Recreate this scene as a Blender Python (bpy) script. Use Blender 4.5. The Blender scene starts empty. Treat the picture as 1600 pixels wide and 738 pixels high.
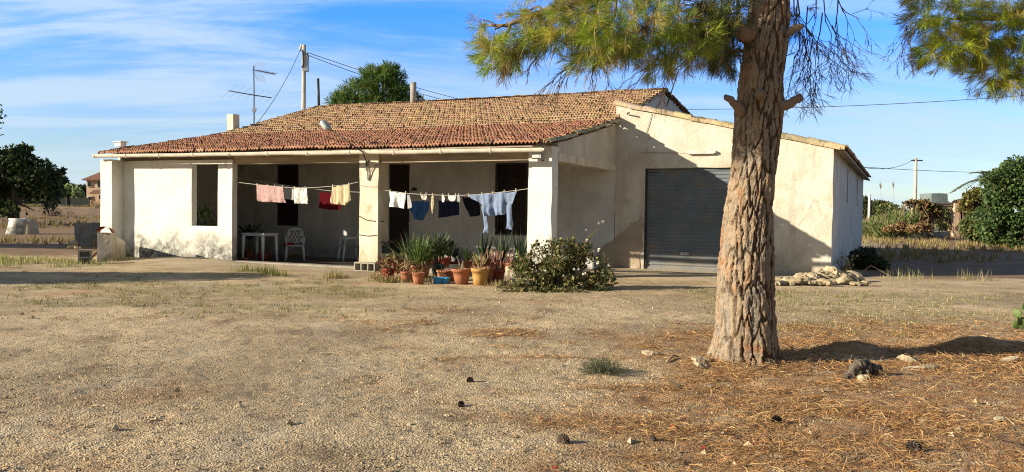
SUN_E = 5.0; SUN_C = (1., .89, .69); SKY_S = .05; SKY_D = .25; SKY_SAT = .9; SKY_V = 1.; CLOUD_OFF = (.3, .2, 0); CLOUD_LO = .40; CLOUD_HI = .72; CLOUD_A = 1.2; CLOUD_C = (6.8, 8.6, 10.2); EXPO = .9; SKY_LOW = (1.4, 1.58, 1.9); SKY_HIGH = (.19, 1.6, 4.6)
import bpy, math, random
import numpy as np
from mathutils import Vector, Matrix
rs = np.random.RandomState(7); random.seed(7)
S = bpy.context.scene; COL = S.collection
# ---------------------------------------------------------------- camera frame and house frame
F = 1300.; PITCH = math.radians(-1.57); ROLL = math.radians(.855); HOUSE_ANG = math.radians(25.16); EYE = 1.5
O = np.array([.909, 19.40, 0.])
U = np.array([math.cos(HOUSE_ANG), -math.sin(HOUSE_ANG), 0]); V = np.array([math.sin(HOUSE_ANG), math.cos(HOUSE_ANG), 0])
CAM = np.array([0, 0, EYE])
def ray(px, py):
    dx, dy = px-800, py-369
    c, s = math.cos(ROLL), math.sin(ROLL)
    X = dx*c+dy*s; Y = -dx*s+dy*c
    cx, cv = X/F, -Y/F
    c, s = math.cos(PITCH), math.sin(PITCH)
    return np.array([cx, c-cv*s, s+cv*c])
def at(px, py, Y):                                   # point at depth Y
    r = ray(px, py); return CAM+r*(Y/r[1])
def gp(px, py, z=0.):                                # point on the ground
    r = ray(px, py); return CAM+r*((z-EYE)/r[2])
def hv(px, py, v):                                   # house-frame point on plane v
    r = ray(px, py); P = CAM+r*((v-V@(CAM-O))/(V@r)); return np.array([(P-O)@U, v, P[2]])
def hu(px, py, u):
    r = ray(px, py); P = CAM+r*((u-U@(CAM-O))/(U@r)); return np.array([u, (P-O)@V, P[2]])
def Wp(u, v, z=0.): return O+U*u+V*v+np.array([0, 0, z])
# ---------------------------------------------------------------- noise
def _h(i, j, k, seed):
    n = (i.astype(np.int64)*374761393+j.astype(np.int64)*668265263+k.astype(np.int64)*2147483647+seed*1274126177) & 0xffffffff
    n = ((n ^ (n >> 13))*1274126177) & 0xffffffff
    n = ((n ^ (n >> 15))*2246822519) & 0xffffffff
    return ((n ^ (n >> 16)) & 0xffffff)/float(0xffffff)
def vn3(x, y, z, seed=0):
    xi, yi, zi = np.floor(x), np.floor(y), np.floor(z)
    fx, fy, fz = x-xi, y-yi, z-zi
    fx, fy, fz = (f*f*(3-2*f) for f in (fx, fy, fz))
    r = 0
    for a in (0, 1):
        for b in (0, 1):
            for c in (0, 1):
                r = r+_h(xi+a, yi+b, zi+c, seed)*(fx if a else 1-fx)*(fy if b else 1-fy)*(fz if c else 1-fz)
    return r*2-1
def vn2(x, y, seed=0):
    xi, yi = np.floor(x), np.floor(y); fx, fy = x-xi, y-yi
    fx, fy = fx*fx*(3-2*fx), fy*fy*(3-2*fy); k = np.zeros_like(xi)
    return (_h(xi, yi, k, seed)*(1-fx)*(1-fy)+_h(xi+1, yi, k, seed)*fx*(1-fy)+_h(xi, yi+1, k, seed)*(1-fx)*fy+_h(xi+1, yi+1, k, seed)*fx*fy)*2-1
def fbm(x, y, seed=0, o=4, g=.5):
    a, r = 1., 0
    for i in range(o):
        r = r+a*vn2(x*2**i, y*2**i, seed+i*17); a *= g
    return r
def sst(a, b, x):
    t = np.clip((x-a)/(b-a), 0, 1); return t*t*(3-2*t)
def cells(x, y, perx, seed=0):                       # F1, F2, id of nearest cell
    xi, yi = np.floor(x), np.floor(y); f1 = np.full(x.shape, 9.); f2 = f1.copy(); idd = np.zeros(x.shape)
    for a in (-1, 0, 1):
        for b in (-1, 0, 1):
            cx, cy = xi+a, yi+b; m = np.mod(cx, perx) if perx else cx; k = np.zeros_like(cx)
            px = cx+.5+.42*(2*_h(m, cy, k, seed)-1); py = cy+.5+.42*(2*_h(m, cy, k+1, seed)-1)
            d = np.hypot(px-x, py-y); i = _h(m, cy, k+2, seed)
            n = d < f1
            f2 = np.where(n, f1, np.minimum(f2, d)); idd = np.where(n, i, idd); f1 = np.where(n, d, f1)
    return f1, f2, idd
# ---------------------------------------------------------------- mesh buffer
class MB:
    def __init__(s): s.v = []; s.f = []; s.c = []; s.n = 0; s.any = False
    def add(s, vs, fs, col=None):
        vs = np.asarray(vs, float).reshape(-1, 3)
        fs = [np.asarray(f, np.int64) for f in (fs if isinstance(fs, list) else [fs])]
        for f in fs:
            s.f.append(f+s.n)
            c = np.ones((len(f), 3)) if col is None else np.broadcast_to(np.asarray(col, float), (len(f), 3))
            s.c.append(c)
        if col is not None: s.any = True
        s.v.append(vs); s.n += len(vs); return s
    def box(s, x0, x1, y0, y1, z0, z1, step=None, col=None):
        if step is None:
            vs = [(x, y, z) for x in (x0, x1) for y in (y0, y1) for z in (z0, z1)]
            return s.add(vs, np.array([(0, 1, 3, 2), (4, 6, 7, 5), (0, 4, 5, 1), (2, 3, 7, 6), (0, 2, 6, 4), (1, 5, 7, 3)]), col)
        def seg(a, b): return np.linspace(a, b, max(1, int(round(abs(b-a)/step)))+1)
        X, Y, Z = seg(x0, x1), seg(y0, y1), seg(z0, z1)
        for y, fl in ((y0, 0), (y1, 1)): s.grid(np.stack(np.broadcast_arrays(X[:, None], y, Z[None, :]), -1), col, fl)
        for x, fl in ((x0, 1), (x1, 0)): s.grid(np.stack(np.broadcast_arrays(x, Y[:, None], Z[None, :]), -1), col, fl)
        for z, fl in ((z0, 1), (z1, 0)): s.grid(np.stack(np.broadcast_arrays(X[:, None], Y[None, :], z), -1), col, fl)
        return s
    def grid(s, P, col=None, flip=False):
        n, m = P.shape[:2]; i = np.arange(n*m).reshape(n, m)
        q = np.stack([i[:-1, :-1], i[1:, :-1], i[1:, 1:], i[:-1, 1:]], -1).reshape(-1, 4)
        if flip: q = q[:, ::-1]
        return s.add(P.reshape(-1, 3), q, col)
    def tube(s, path, rad, n=8, col=None, cap=True):
        path = np.asarray(path, float); rad = np.broadcast_to(np.asarray(rad, float), (len(path),))
        t = np.gradient(path, axis=0); t /= np.linalg.norm(t, axis=1)[:, None]+1e-9
        ref = np.array([0, 0, 1.]) if abs(t[0][2]) < .9 else np.array([1., 0, 0])
        rings = []
        a = np.cross(ref, t[0]); a /= np.linalg.norm(a)
        for k in range(len(path)):
            a = a-t[k]*(a@t[k]); a /= np.linalg.norm(a)+1e-9; b = np.cross(t[k], a)
            th = np.arange(n)*2*math.pi/n
            rings.append(path[k]+rad[k]*(np.cos(th)[:, None]*a+np.sin(th)[:, None]*b))
        vs = np.concatenate(rings); i = np.arange(len(path)*n).reshape(len(path), n); j = np.roll(i, -1, 1)
        fs = [np.stack([i[:-1], j[:-1], j[1:], i[1:]], -1).reshape(-1, 4)]
        if cap: fs += [i[0][::-1][None, :], i[-1][None, :]]
        return s.add(vs, fs, col)
    def cyl(s, p0, p1, r0, r1=None, n=12, col=None): return s.tube([p0, p1], [r0, r0 if r1 is None else r1], n, col)
    def lathe(s, prof, c=(0, 0, 0), n=24, col=None, sx=1, sy=1):
        prof = np.asarray(prof, float); th = np.arange(n)*2*math.pi/n
        P = np.stack([c[0]+sx*prof[:, 0, None]*np.cos(th), c[1]+sy*prof[:, 0, None]*np.sin(th), c[2]+np.broadcast_to(prof[:, 1, None], (len(prof), n))], -1)
        i = np.arange(len(prof)*n).reshape(len(prof), n); j = np.roll(i, -1, 1)
        return s.add(P.reshape(-1, 3), np.stack([i[:-1], j[:-1], j[1:], i[1:]], -1).reshape(-1, 4), col)
    def ring(s, pts, z0, z1, axis=2, col=None):      # prism of a 2-D outline between two levels of one axis
        pts = np.asarray(pts, float); n = len(pts)
        def emb(z):
            q = np.zeros((n, 3)); o = [a for a in (0, 1, 2) if a != axis]; q[:, o[0]] = pts[:, 0]; q[:, o[1]] = pts[:, 1]; q[:, axis] = z; return q
        i = np.arange(n); j = np.roll(i, -1)
        return s.add(np.concatenate([emb(z0), emb(z1)]), [np.stack([i, j, j+n, i+n], -1), i[::-1][None, :], (i+n)[None, :]], col)
    def quads(s, c, a, b, col=None):                 # many quads: centre c, half axes a, b
        vs = np.stack([c-a-b, c+a-b, c+a+b, c-a+b], 1).reshape(-1, 3); n = len(c)
        return s.add(vs, np.arange(4*n).reshape(n, 4), col)
    def leafs(s, c, a, b, col=None):                 # pointed leaf: base c, length vector a, half-width b
        vs = np.stack([c, c+a*.45+b, c+a, c+a*.45-b], 1).reshape(-1, 3); n = len(c)
        return s.add(vs, np.arange(4*n).reshape(n, 4), col)
    def warp(s, amp, sc, seed=3):
        s.v = [v+amp*np.stack([vn3(v[:, 0]*sc, v[:, 1]*sc, v[:, 2]*sc, seed+k) for k in range(3)], -1) for v in s.v]; return s
    def mapv(s, fn): s.v = [fn(v.copy()) for v in s.v]; return s
    def build(s, name, m, parent=None, smooth=False, loc=None):
        me = bpy.data.meshes.new(name); vs = np.concatenate(s.v)
        me.vertices.add(len(vs)); me.vertices.foreach_set('co', vs.astype(np.float32).ravel())
        lo = np.concatenate([f.ravel() for f in s.f]).astype(np.int32); nl = np.concatenate([np.full(len(f), f.shape[1]) for f in s.f]).astype(np.int32)
        st = np.concatenate([[0], np.cumsum(nl)[:-1]]).astype(np.int32)
        me.loops.add(len(lo)); me.loops.foreach_set('vertex_index', lo)
        me.polygons.add(len(nl)); me.polygons.foreach_set('loop_start', st)
        try: me.polygons.foreach_set('loop_total', nl)
        except Exception: pass
        me.polygons.foreach_set('use_smooth', np.full(len(nl), bool(smooth)))
        me.update(calc_edges=True)
        if s.any:
            at_ = me.attributes.new('tint', 'FLOAT_COLOR', 'FACE'); c = np.concatenate(s.c)
            at_.data.foreach_set('color', np.concatenate([c, np.ones((len(c), 1))], 1).astype(np.float32).ravel())
        me.validate()
        o = bpy.data.objects.new(name, me); COL.objects.link(o); me.materials.append(m)
        if parent is not None: o.parent = parent
        if loc is not None: o.location = loc
        return o
def tag(o, label, cat, group=None):
    o['label'] = label; o['category'] = cat
    if group: o['group'] = group
    return o
def kind(o, k): o['kind'] = k; return o
def thing(name, label, cat, loc=(0, 0, 0), rz=0., group=None):
    o = bpy.data.objects.new(name, None); COL.objects.link(o); o.location = Vector([float(a) for a in loc]); o.rotation_euler = (0, 0, rz); o.empty_display_size = .2
    return tag(o, label, cat, group)
def copy_tree(o, parent=None):
    c = o.copy(); COL.objects.link(c)
    if parent is not None: c.parent = parent
    for ch in [x for x in bpy.data.objects if x.parent == o]: copy_tree(ch, c)
    return c
def rnd(n, a, b): return a+(b-a)*rs.rand(n)
def unit(n):
    d = rs.randn(n, 3); return d/np.linalg.norm(d, axis=1)[:, None]
# ---------------------------------------------------------------- materials
class NT:
    def __init__(s, nt): s.t = nt
    def n(s, typ, **kw):
        nd = s.t.nodes.new(typ)
        for k, v in kw.items():
            if k.startswith('i_'):
                nd.inputs[int(k[2:]) if k[2:].isdigit() else k[2:].replace('_', ' ')].default_value = v
            else: setattr(nd, k, v)
        return nd
    def l(s, a, b): s.t.links.new(a, b)
    def noise(s, vec, scale, detail=4, rough=.55, dist=0.):
        nd = s.n('ShaderNodeTexNoise'); nd.inputs['Scale'].default_value = scale; nd.inputs['Detail'].default_value = detail
        nd.inputs['Roughness'].default_value = rough; nd.inputs['Distortion'].default_value = dist
        if vec is not None: s.l(vec, nd.inputs['Vector'])
        return nd.outputs['Fac']
    def ramp(s, x, a, b):
        nd = s.n('ShaderNodeMapRange'); nd.interpolation_type = 'SMOOTHSTEP'; s.l(x, nd.inputs['Value']); nd.inputs['From Min'].default_value = a; nd.inputs['From Max'].default_value = b
        return nd.outputs['Result']
    def mix(s, f, a, b, mode='MIX'):
        nd = s.n('ShaderNodeMix', data_type='RGBA', blend_type=mode)
        for v, k in ((f, 0), (a, 6), (b, 7)):
            if hasattr(v, 'is_linked') or hasattr(v, 'links'): s.l(v, nd.inputs[k])
            else: nd.inputs[k].default_value = v if k == 0 else (*v, 1)
        return nd.outputs[2]
    def math(s, op, a, b=0.):
        nd = s.n('ShaderNodeMath', operation=op)
        for v, k in ((a, 0), (b, 1)):
            if hasattr(v, 'links'): s.l(v, nd.inputs[k])
            else: nd.inputs[k].default_value = v
        return nd.outputs[0]
MATS = {}
def mat(name, c1, c2=None, scale=6., rough=.8, bump=.0, bscale=60., c3=None, c3scale=1.5, c3lo=.55, c3hi=.7, tint=False, stretch=(1, 1, 1), spec=.3, metal=0., trans=0., extra=None, lo=.35, hi=.65):
    m = bpy.data.materials.new(name); m.use_nodes = True; t = NT(m.node_tree); b = m.node_tree.nodes['Principled BSDF']
    tc = t.n('ShaderNodeTexCoord'); mp = t.n('ShaderNodeMapping'); t.l(tc.outputs['Object'], mp.inputs['Vector']); mp.inputs['Scale'].default_value = stretch
    vec = mp.outputs['Vector']; c = None
    if c2 is None: c2 = tuple(x*.8 for x in c1)
    c = t.mix(t.ramp(t.noise(vec, scale, 6), lo, hi), c1, c2)
    if c3: c = t.mix(t.ramp(t.noise(vec, c3scale, 5, .6), c3lo, c3hi), c, c3)
    if extra: c = extra(t, tc, vec, c)
    if tint:
        a = t.n('ShaderNodeAttribute'); a.attribute_name = 'tint'; c = t.mix(1., c, a.outputs['Color'], 'MULTIPLY')
    t.l(c, b.inputs['Base Color']); b.inputs['Roughness'].default_value = rough; b.inputs['Specular IOR Level'].default_value = spec; b.inputs['Metallic'].default_value = metal
    if bump:
        bp = t.n('ShaderNodeBump'); bp.inputs['Strength'].default_value = bump; bp.inputs['Distance'].default_value = .02
        h = t.math('ADD', t.noise(vec, bscale, 5, .6), t.math('MULTIPLY', t.noise(vec, bscale*.13, 4, .6), 3.)); t.l(h, bp.inputs['Height']); t.l(bp.outputs['Normal'], b.inputs['Normal'])
    if trans:
        tr = t.n('ShaderNodeBsdfTranslucent'); t.l(c, tr.inputs['Color']); mx = t.n('ShaderNodeMixShader'); mx.inputs[0].default_value = trans
        t.l(b.outputs[0], mx.inputs[1]); t.l(tr.outputs[0], mx.inputs[2]); t.l(mx.outputs[0], m.node_tree.nodes['Material Output'].inputs['Surface'])
    MATS[name] = m; return m
def dirt(zlo, zhi, col, amt=.9, patch=1.3, swing=-1.5):          # damp and mould stains creeping up from the foot of a wall
    def f(t, tc, vec, c):
        sp = t.n('ShaderNodeSeparateXYZ'); t.l(tc.outputs['Object'], sp.inputs[0])
        z = t.math('ADD', sp.outputs['Z'], t.math('MULTIPLY', t.math('SUBTRACT', t.noise(vec, patch, 6, .62), .5), swing))
        k = t.math('MULTIPLY', t.ramp(z, zhi, zlo), amt)
        k = t.math('MULTIPLY', k, t.ramp(t.noise(vec, 5., 6, .7), .25, .6))
        return t.mix(k, c, col)
    return f
def stains(col, amt=.6, sc=2.2, cracks=True, foot=None):
    def f(t, tc, vec, c):
        mp = t.n('ShaderNodeMapping'); t.l(tc.outputs['Object'], mp.inputs['Vector']); mp.inputs['Scale'].default_value = (2.2, 2.2, .35)
        k = t.math('MULTIPLY', t.ramp(t.noise(mp.outputs[0], sc, 6, .65), .5, .75), amt); c = t.mix(k, c, col)
        if cracks:
            vo = t.n('ShaderNodeTexVoronoi', feature='DISTANCE_TO_EDGE'); vo.inputs['Scale'].default_value = .55
            ad = t.n('ShaderNodeVectorMath', operation='ADD'); ns = t.n('ShaderNodeTexNoise'); ns.inputs['Scale'].default_value = 3.; ns.inputs['Detail'].default_value = 5
            sc_ = t.n('ShaderNodeVectorMath', operation='SCALE'); sc_.inputs['Scale'].default_value = .5
            t.l(tc.outputs['Object'], ns.inputs['Vector']); t.l(ns.outputs['Color'], sc_.inputs[0]); t.l(tc.outputs['Object'], ad.inputs[0]); t.l(sc_.outputs[0], ad.inputs[1]); t.l(ad.outputs[0], vo.inputs['Vector'])
            k = t.math('MULTIPLY', t.ramp(vo.outputs['Distance'], .012, .002), t.ramp(t.noise(vec, .9, 2), .5, .56)); k = t.math('MULTIPLY', k, .42); c = t.mix(k, c, (.27, .21, .15))
        if foot: c = foot(t, tc, vec, c)
        return c
    return f
mat('plaster_white', (.74, .72, .65), (.66, .635, .56), 1.2, .9, .35, 45, extra=stains((.5, .46, .37), .45, 1.6, False, dirt(.15, .95, (.14, .135, .12), 1., 1.1, -2.2)))
mat('plaster_cream', (.62, .565, .48), (.53, .475, .39), 1.4, .9, .5, 40, (.45, .37, .27), 1.1, .52, .72, extra=stains((.38, .31, .225), .8, 1.6, True, dirt(-.1, .75, (.27, .22, .17), .8, 1.3, -2.)))
mat('plaster_grey', (.64, .625, .59), (.53, .515, .485), 1.6, .92, .35, 40, extra=stains((.34, .31, .28), .5, 1.6, False, dirt(-.1, .9, (.2, .19, .18), .7)))
mat('plaster_pillar', (.66, .60, .48), (.57, .49, .37), 1.6, .9, .4, 45, (.46, .33, .21), 2.2, .5, .7, extra=dirt(-.1, .8, (.36, .27, .17), .75))
mat('plaster_bare', (.42, .34, .25), (.33, .26, .19), 3., .95, .6, 40)
mat('beam_wood', (.42, .34, .25), (.30, .23, .16), 3., .85, .3, 30, stretch=(.3, 3, 3))
mat('gutter', (.66, .61, .52), (.56, .50, .42), 3., .75, .15, 40, (.35, .3, .24), 2.5, .6, .75)
mat('tile_red', (.33, .165, .10), (.28, .135, .08), 4., .9, .4, 60, (.40, .25, .155), 1.2, .58, .8, tint=True)
mat('tile_ochre', (.375, .245, .145), (.32, .205, .12), 4., .92, .4, 60, (.30, .18, .105), .8, .55, .8, tint=True)
mat('tile_verge', (.50, .41, .26), (.40, .32, .19), 3., .92, .7, 30, (.24, .19, .12), 2., .58, .72, tint=True)
mat('dark_wood', (.03, .017, .012), (.02, .012, .009), 4., .6, .2, 30, stretch=(6, 6, .6))
mat('glass_dark', (.012, .013, .015), (.018, .018, .02), 2., .15, spec=.5)
mat('iron', (.035, .03, .028), (.05, .035, .025), 8., .6, .1, 60)
mat('concrete', (.34, .31, .26), (.27, .25, .21), 3., .95, .4, 40, (.25, .22, .19), 1.5, .55, .75)
mat('floor_tile', (.13, .11, .10), (.10, .085, .08), 2., .45, .1, 30)
mat('shutter', (.145, .168, .19), (.12, .14, .158), 2., .6, .05, 30, (.17, .155, .13), 1.5, .5, .75, metal=.1, extra=stains((.20, .18, .15), .5, 2., False, dirt(-.1, .6, (.24, .205, .165), .8, 1.5)))
mat('white_plastic', (.76, .76, .75), (.70, .70, .69), 4., .45, spec=.4)
mat('zinc', (.42, .43, .44), (.33, .34, .35), 5., .45, .05, 40, metal=.5)
mat('pipe_cement', (.36, .34, .31), (.28, .26, .24), 4., .9, .3, 40)
mat('pole_concrete', (.46, .43, .38), (.38, .35, .31), 2., .9, .2, 30, (.2, .18, .16), 1.2, .6, .75)
mat('dark_metal', (.05, .05, .055), (.07, .065, .06), 5., .55, metal=.4)
mat('aluminium', (.62, .63, .65), (.55, .56, .58), 6., .35, metal=.7)
mat('cable', (.03, .03, .032), (.04, .04, .04), 5., .7)
mat('cable_grey', (.35, .34, .32), (.25, .24, .22), 5., .7)
mat('rope', (.62, .58, .5), (.5, .46, .4), 30., .9)
mat('peg', (.55, .47, .36), (.42, .36, .28), 20., .8)
mat('terracotta', (.36, .145, .075), (.28, .11, .055), 6., .85, .2, 60, (.42, .26, .18), 3., .6, .8)
mat('terracotta_dark', (.25, .045, .028), (.20, .035, .022), 6., .6, .1, 60)
mat('mustard_glaze', (.45, .26, .08), (.36, .2, .06), 5., .7, .1, 50)
mat('pot_white', (.72, .70, .64), (.6, .57, .5), 5., .6, .1, 50)
mat('pot_green', (.025, .045, .04), (.04, .06, .055), 5., .45)
mat('blue_plastic', (.03, .30, .55), (.025, .26, .48), 5., .4, spec=.4)
mat('soil', (.06, .04, .026), (.09, .06, .04), 20., .95, .6, 60)
mat('stone_pale', (.46, .38, .26), (.36, .29, .19), 5., .95, .9, 25, (.26, .19, .12), 2.5, .5, .7)
mat('stone_rubble', (.44, .365, .25), (.34, .275, .18), 5., .95, .6, 25, (.28, .2, .13), 3., .55, .75, tint=True)
mat('bark', (1, 1, 1), (.82, .82, .82), 40., .95, .7, 110, tint=True)
mat('twig', (.26, .20, .15), (.17, .13, .1), 12., .9, tint=True)
mat('trunk_plain', (.15, .115, .085), (.09, .07, .05), 12., .95, .6, 30, stretch=(3, 3, .6))
mat('needles', (1, 1, 1), (.8, .8, .8), 3., .6, tint=True, trans=.4)
mat('leaves', (1, 1, 1), (.78, .78, .78), 4., .55, tint=True, trans=.3)
mat('dry_grass', (1, 1, 1), (.8, .8, .8), 4., .9, tint=True, trans=.2)
mat('litter', (1, 1, 1), (.8, .8, .8), 9., .85, tint=True)
mat('gravel', (1, 1, 1), (.75, .75, .75), 60., .95, .3, 200, tint=True)
mat('cone', (.13, .095, .072), (.07, .05, .04), 30., .9)
mat('root_wood', (.20, .165, .13), (.055, .042, .032), 18., .95, .8, 40, stretch=(1, 1, 1))
mat('petal', (.80, .79, .74), (.72, .70, .64), 20., .7, trans=.2)
mat('petal_red', (.5, .035, .025), (.4, .03, .02), 20., .7)
mat('hill', (.22, .25, .29), (.17, .19, .22), .004, 1.)  # bluish distance haze is put into the hill colour
mat('house_far', (.58, .42, .28), (.52, .37, .25), .3, .9)
mat('roof_far', (.22, .11, .075), (.17, .085, .06), .6, .95)
mat('concrete_shaded', (.17, .165, .165), (.12, .115, .115), 3., .95, .4, 30, (.09, .085, .08), 1.5, .55, .75)  # concrete darkened for the trough: its tree shade is put into the colour
mat('fence_far', (.035, .05, .04), (.025, .035, .03), .6, .9)
mat('wall_far', (.36, .28, .19), (.28, .22, .15), .6, .95, .3, 6)
mat('cactus', (.12, .17, .045), (.085, .13, .035), 6., .6, .2, 40)
mat('tank', (.17, .21, .21), (.13, .16, .16), 2., .6)
mat('lamp_glass', (.5, .52, .5), (.45, .47, .45), 3., .2)
def cloth_mat(name, c, c2=None, pat=None):
    return mat(name, c, c2 or tuple(x*.88 for x in c), 9., .9, .7, 22, trans=.12, spec=.0, extra=pat)
cloth_mat('cloth_pink', (.52, .34, .33)); cloth_mat('cloth_white', (.75, .74, .71)); cloth_mat('cloth_red', (.09, .008, .012)); cloth_mat('cloth_cream', (.60, .50, .33))
cloth_mat('cloth_blue', (.006, .016, .038)); cloth_mat('cloth_navy', (.003, .0035, .008)); cloth_mat('cloth_black', (.0025, .0025, .0035)); cloth_mat('cloth_sky', (.22, .28, .42)); cloth_mat('cloth_grey', (.45, .45, .46))
def flowers(t, tc, vec, c):
    vo = t.n('ShaderNodeTexVoronoi'); vo.inputs['Scale'].default_value = 14; t.l(tc.outputs['Object'], vo.inputs['Vector'])
    return t.mix(t.ramp(vo.outputs['Distance'], .38, .2), c, (.28, .24, .19))
cloth_mat('cloth_print', (.76, .73, .66), None, flowers)
cloth_mat('cushion_red', (.45, .03, .022))
# ================================================================ FARMHOUSE
house = thing('farmhouse', 'long white farmhouse with tiled roof and open front porch behind the potted plants', 'house', O, -HOUSE_ANG)
UL = -14.5; FZ = -.08
zp = lambda v: 3.087+.2*(v+.5)                        # porch roof slope
zm = lambda v: 4.067+.3*(v-4.364)                     # main roof slope
RV = 9.78; RZ = float(zm(RV))
def wall_cells(b, u0, u1, z0, z1, v0, v1, holes, step=.28):
    us = sorted({u0, u1, *[h[0] for h in holes], *[h[1] for h in holes]}); zs = sorted({z0, z1, *[h[2] for h in holes], *[h[3] for h in holes]})
    for i in range(len(us)-1):
        for j in range(len(zs)-1):
            cu, cz = (us[i]+us[i+1])/2, (zs[j]+zs[j+1])/2
            if any(h[0] < cu < h[1] and h[2] < cz < h[3] for h in holes): continue
            b.box(us[i], us[i+1], v0, v1, zs[j], zs[j+1], step)
    return b
P = MATS
# --- walls and pillars
wa, wb = hv(299.5, 257, 0), hv(340, 354, 0)           # enclosed porch end with its window hole
win_f = (wa[0], wb[0], wb[2], wa[2])
wall_cells(MB(), -14.12, -9.77, -.2, 2.9, 0, .2, [win_f]).warp(.012, 1.6).build('front_wall', P['plaster_white'], house)
MB().box(-14.6, -14.12, -.42, .2, -.2, 2.93, .25).warp(.02, 1.5).build('pilaster', P['plaster_white'], house)
MB().box(-14.6, -14.5, .2, 9.8, -.2, 3.1, .5).mapv(lambda v: np.column_stack([v[:, 0], v[:, 1], np.where(v[:, 2] > 3.05, np.where(v[:, 1] < 4.36, zp(v[:, 1]), zm(v[:, 1]))-.07, v[:, 2])])).warp(.01, 1).build('end_wall', P['plaster_white'], house)
MB().box(-14.6, -14.5, 9.8, 14.2, -.2, 5., .5).mapv(lambda v: np.column_stack([v[:, 0], v[:, 1], np.where(v[:, 2] > 4.9, RZ-.12*(v[:, 1]-RV)-.07, v[:, 2])])).build('end_wall', P['plaster_white'], house)
MB().box(-5.415, -4.835, 0, .5, -.15, 3.1, .22).warp(.014, 2.).build('pillar', P['plaster_pillar'], house)
MB().box(-.6, 0, 0, .36, -.15, 3.08, .22).warp(.014, 2.).build('pillar', P['plaster_white'], house)
door_h = (-7.70, -6.85, .06, 3.02); win_d = (-12.33, -11.30, .95, 3.04); win_b = (-3.78, -2.72, .84, 3.0)
wall_cells(MB(), -14.5, -.002, -.2, 4.05, 4.69, 4.95, [door_h, win_d, win_b]).warp(.012, 1.3).build('back_wall', P['plaster_grey'], house)
o = MB(); o.box(UL, -.02, 13.9, 14.1, -.2, 5.1).build('rear_wall', P['plaster_grey'], house)
# right side: gable panel over the lintel, and gable end above the garage roof
def gable_map(v):
    top = np.where(v[:, 1] < 4.364, zp(v[:, 1]), zm(v[:, 1]))-.08; t = (v[:, 2]-2.94)/.5
    return np.column_stack([v[:, 0], v[:, 1], np.where(v[:, 2] > 2.941, 2.94+t*(top-2.94), v[:, 2])])
MB().box(-.3, -.006, .36, 4.69, 2.94, 3.44, .25).mapv(gable_map).warp(.008, 2).build('gable_panel', P['plaster_cream'], house)
MB().box(-.32, .03, .36, 4.688, 2.74, 2.94, .3).warp(.01, 1.4).build('lintel', P['plaster_pillar'], house)
def gable2(v):
    y = v[:, 1]; top = np.where(y < RV, zm(y), RZ-.12*(y-RV))-.07; return np.column_stack([v[:, 0], y, np.where(v[:, 2] > 3.5, top, v[:, 2])])
MB().box(-.2, -.01, 4.96, 13.9, 2.9, 3.6, .4).mapv(gable2).warp(.01, 2).build('gable_end', P['plaster_grey'], house)
# --- beams, floor, ceiling
MB().box(-14.1, -9.8, .215, .45, 2.8, 3.02, .5).warp(.012, 1.5).build('beam', P['beam_wood'], house)
MB().box(-9.765, -5.42, .06, .34, 2.77, 3.0, .5).warp(.012, 1.5).build('beam', P['beam_wood'], house)
MB().box(-4.83, -.605, .06, .32, 2.76, 3.0, .5).warp(.012, 1.5).build('beam', P['beam_wood'], house)
for r0, r1 in ((-14.0, -.4),):
    rf = MB()
    for u in np.arange(r0, r1, .62): rf.ring([(.05, zp(.05)-.17), (4.68, zp(4.68)-.17), (4.68, zp(4.68)-.075), (.05, zp(.05)-.075)], u, u+.08, axis=0)
    rf.build('rafters', P['dark_wood'], house)
MB().box(UL+.05, -.02, .03, 4.685, -.3, FZ).build('porch_floor', P['floor_tile'], house)
MB().box(-9.75, -5.45, -.1, .2, -.3, .045, .3).warp(.01, 2).build('threshold', P['concrete'], house)
MB().box(-4.8, -.65, -.42, .8, -.3, .12, .3).warp(.012, 2).build('porch_step', P['concrete'], house)
# --- tiles
def tiles(ncol, nrow, fn, w=.2, L=.37, seed=1, jit=1., base=(1, 1, 1)):
    r = np.random.RandomState(seed); N = ncol*nrow
    ci = np.repeat(np.arange(ncol), nrow); rj = np.tile(np.arange(nrow), ncol)
    k = 13; a = np.linspace(0, 1, k)
    h = .05*np.abs(np.cos(math.pi*a*2))**1.3
    A = (ci[:, None]+a[None, :]*1.0)*w+r.randn(N)[:, None]*.006*jit
    dz = r.randn(N)*.006*jit; slide = r.randn(N)*.016*jit; tip = r.randn(N)*.006*jit; roll = r.randn(N)*.02*jit
    b0 = rj*L+slide; pts = []
    for bb, lift in ((b0, .008), (b0, .075), (b0+L+.04, -.006)):
        off = h[None, :]+dz[:, None]+(lift+tip*(lift > .02))[:, None] if np.ndim(lift) else h[None, :]+dz[:, None]+lift+roll[:, None]*(a-.5)[None, :]*w
        pts.append(fn(A, np.broadcast_to(bb[:, None], A.shape), off))
    Pt = np.stack(pts, 2).reshape(N, k*3, 3)
    q = []
    for i in range(k-1):
        for j in range(2): q.append((i*3+j, (i+1)*3+j, (i+1)*3+j+1, i*3+j+1))
    q = np.array(q); fs = (q[None]+(np.arange(N)*k*3)[:, None, None]).reshape(-1, 4)
    t = np.clip(1+.08*r.randn(N), .75, 1.3)[:, None]*np.array(base)[None]*(1+.05*r.randn(N, 3)*np.array([.5, 1, 1.2]))
    old = r.rand(N) < .05; t[old] *= np.array([.6, .63, .66]); pale = r.rand(N) < .06; t[pale] *= np.array([1.15, 1.22, 1.25])
    return MB().add(Pt.reshape(-1, 3), fs, np.repeat(t, len(q), 0))
sag = lambda u, v: .035*np.sin((u+14)*.55+.6)*np.clip(v/5, 0, 1)+.02*vn2(u*.5, v*.5, 9)
roofp = lambda A, B, off: np.stack([UL+A, -.55+B, zp(-.55+B)+off+sag(UL+A, -.55+B)], -1)
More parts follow.
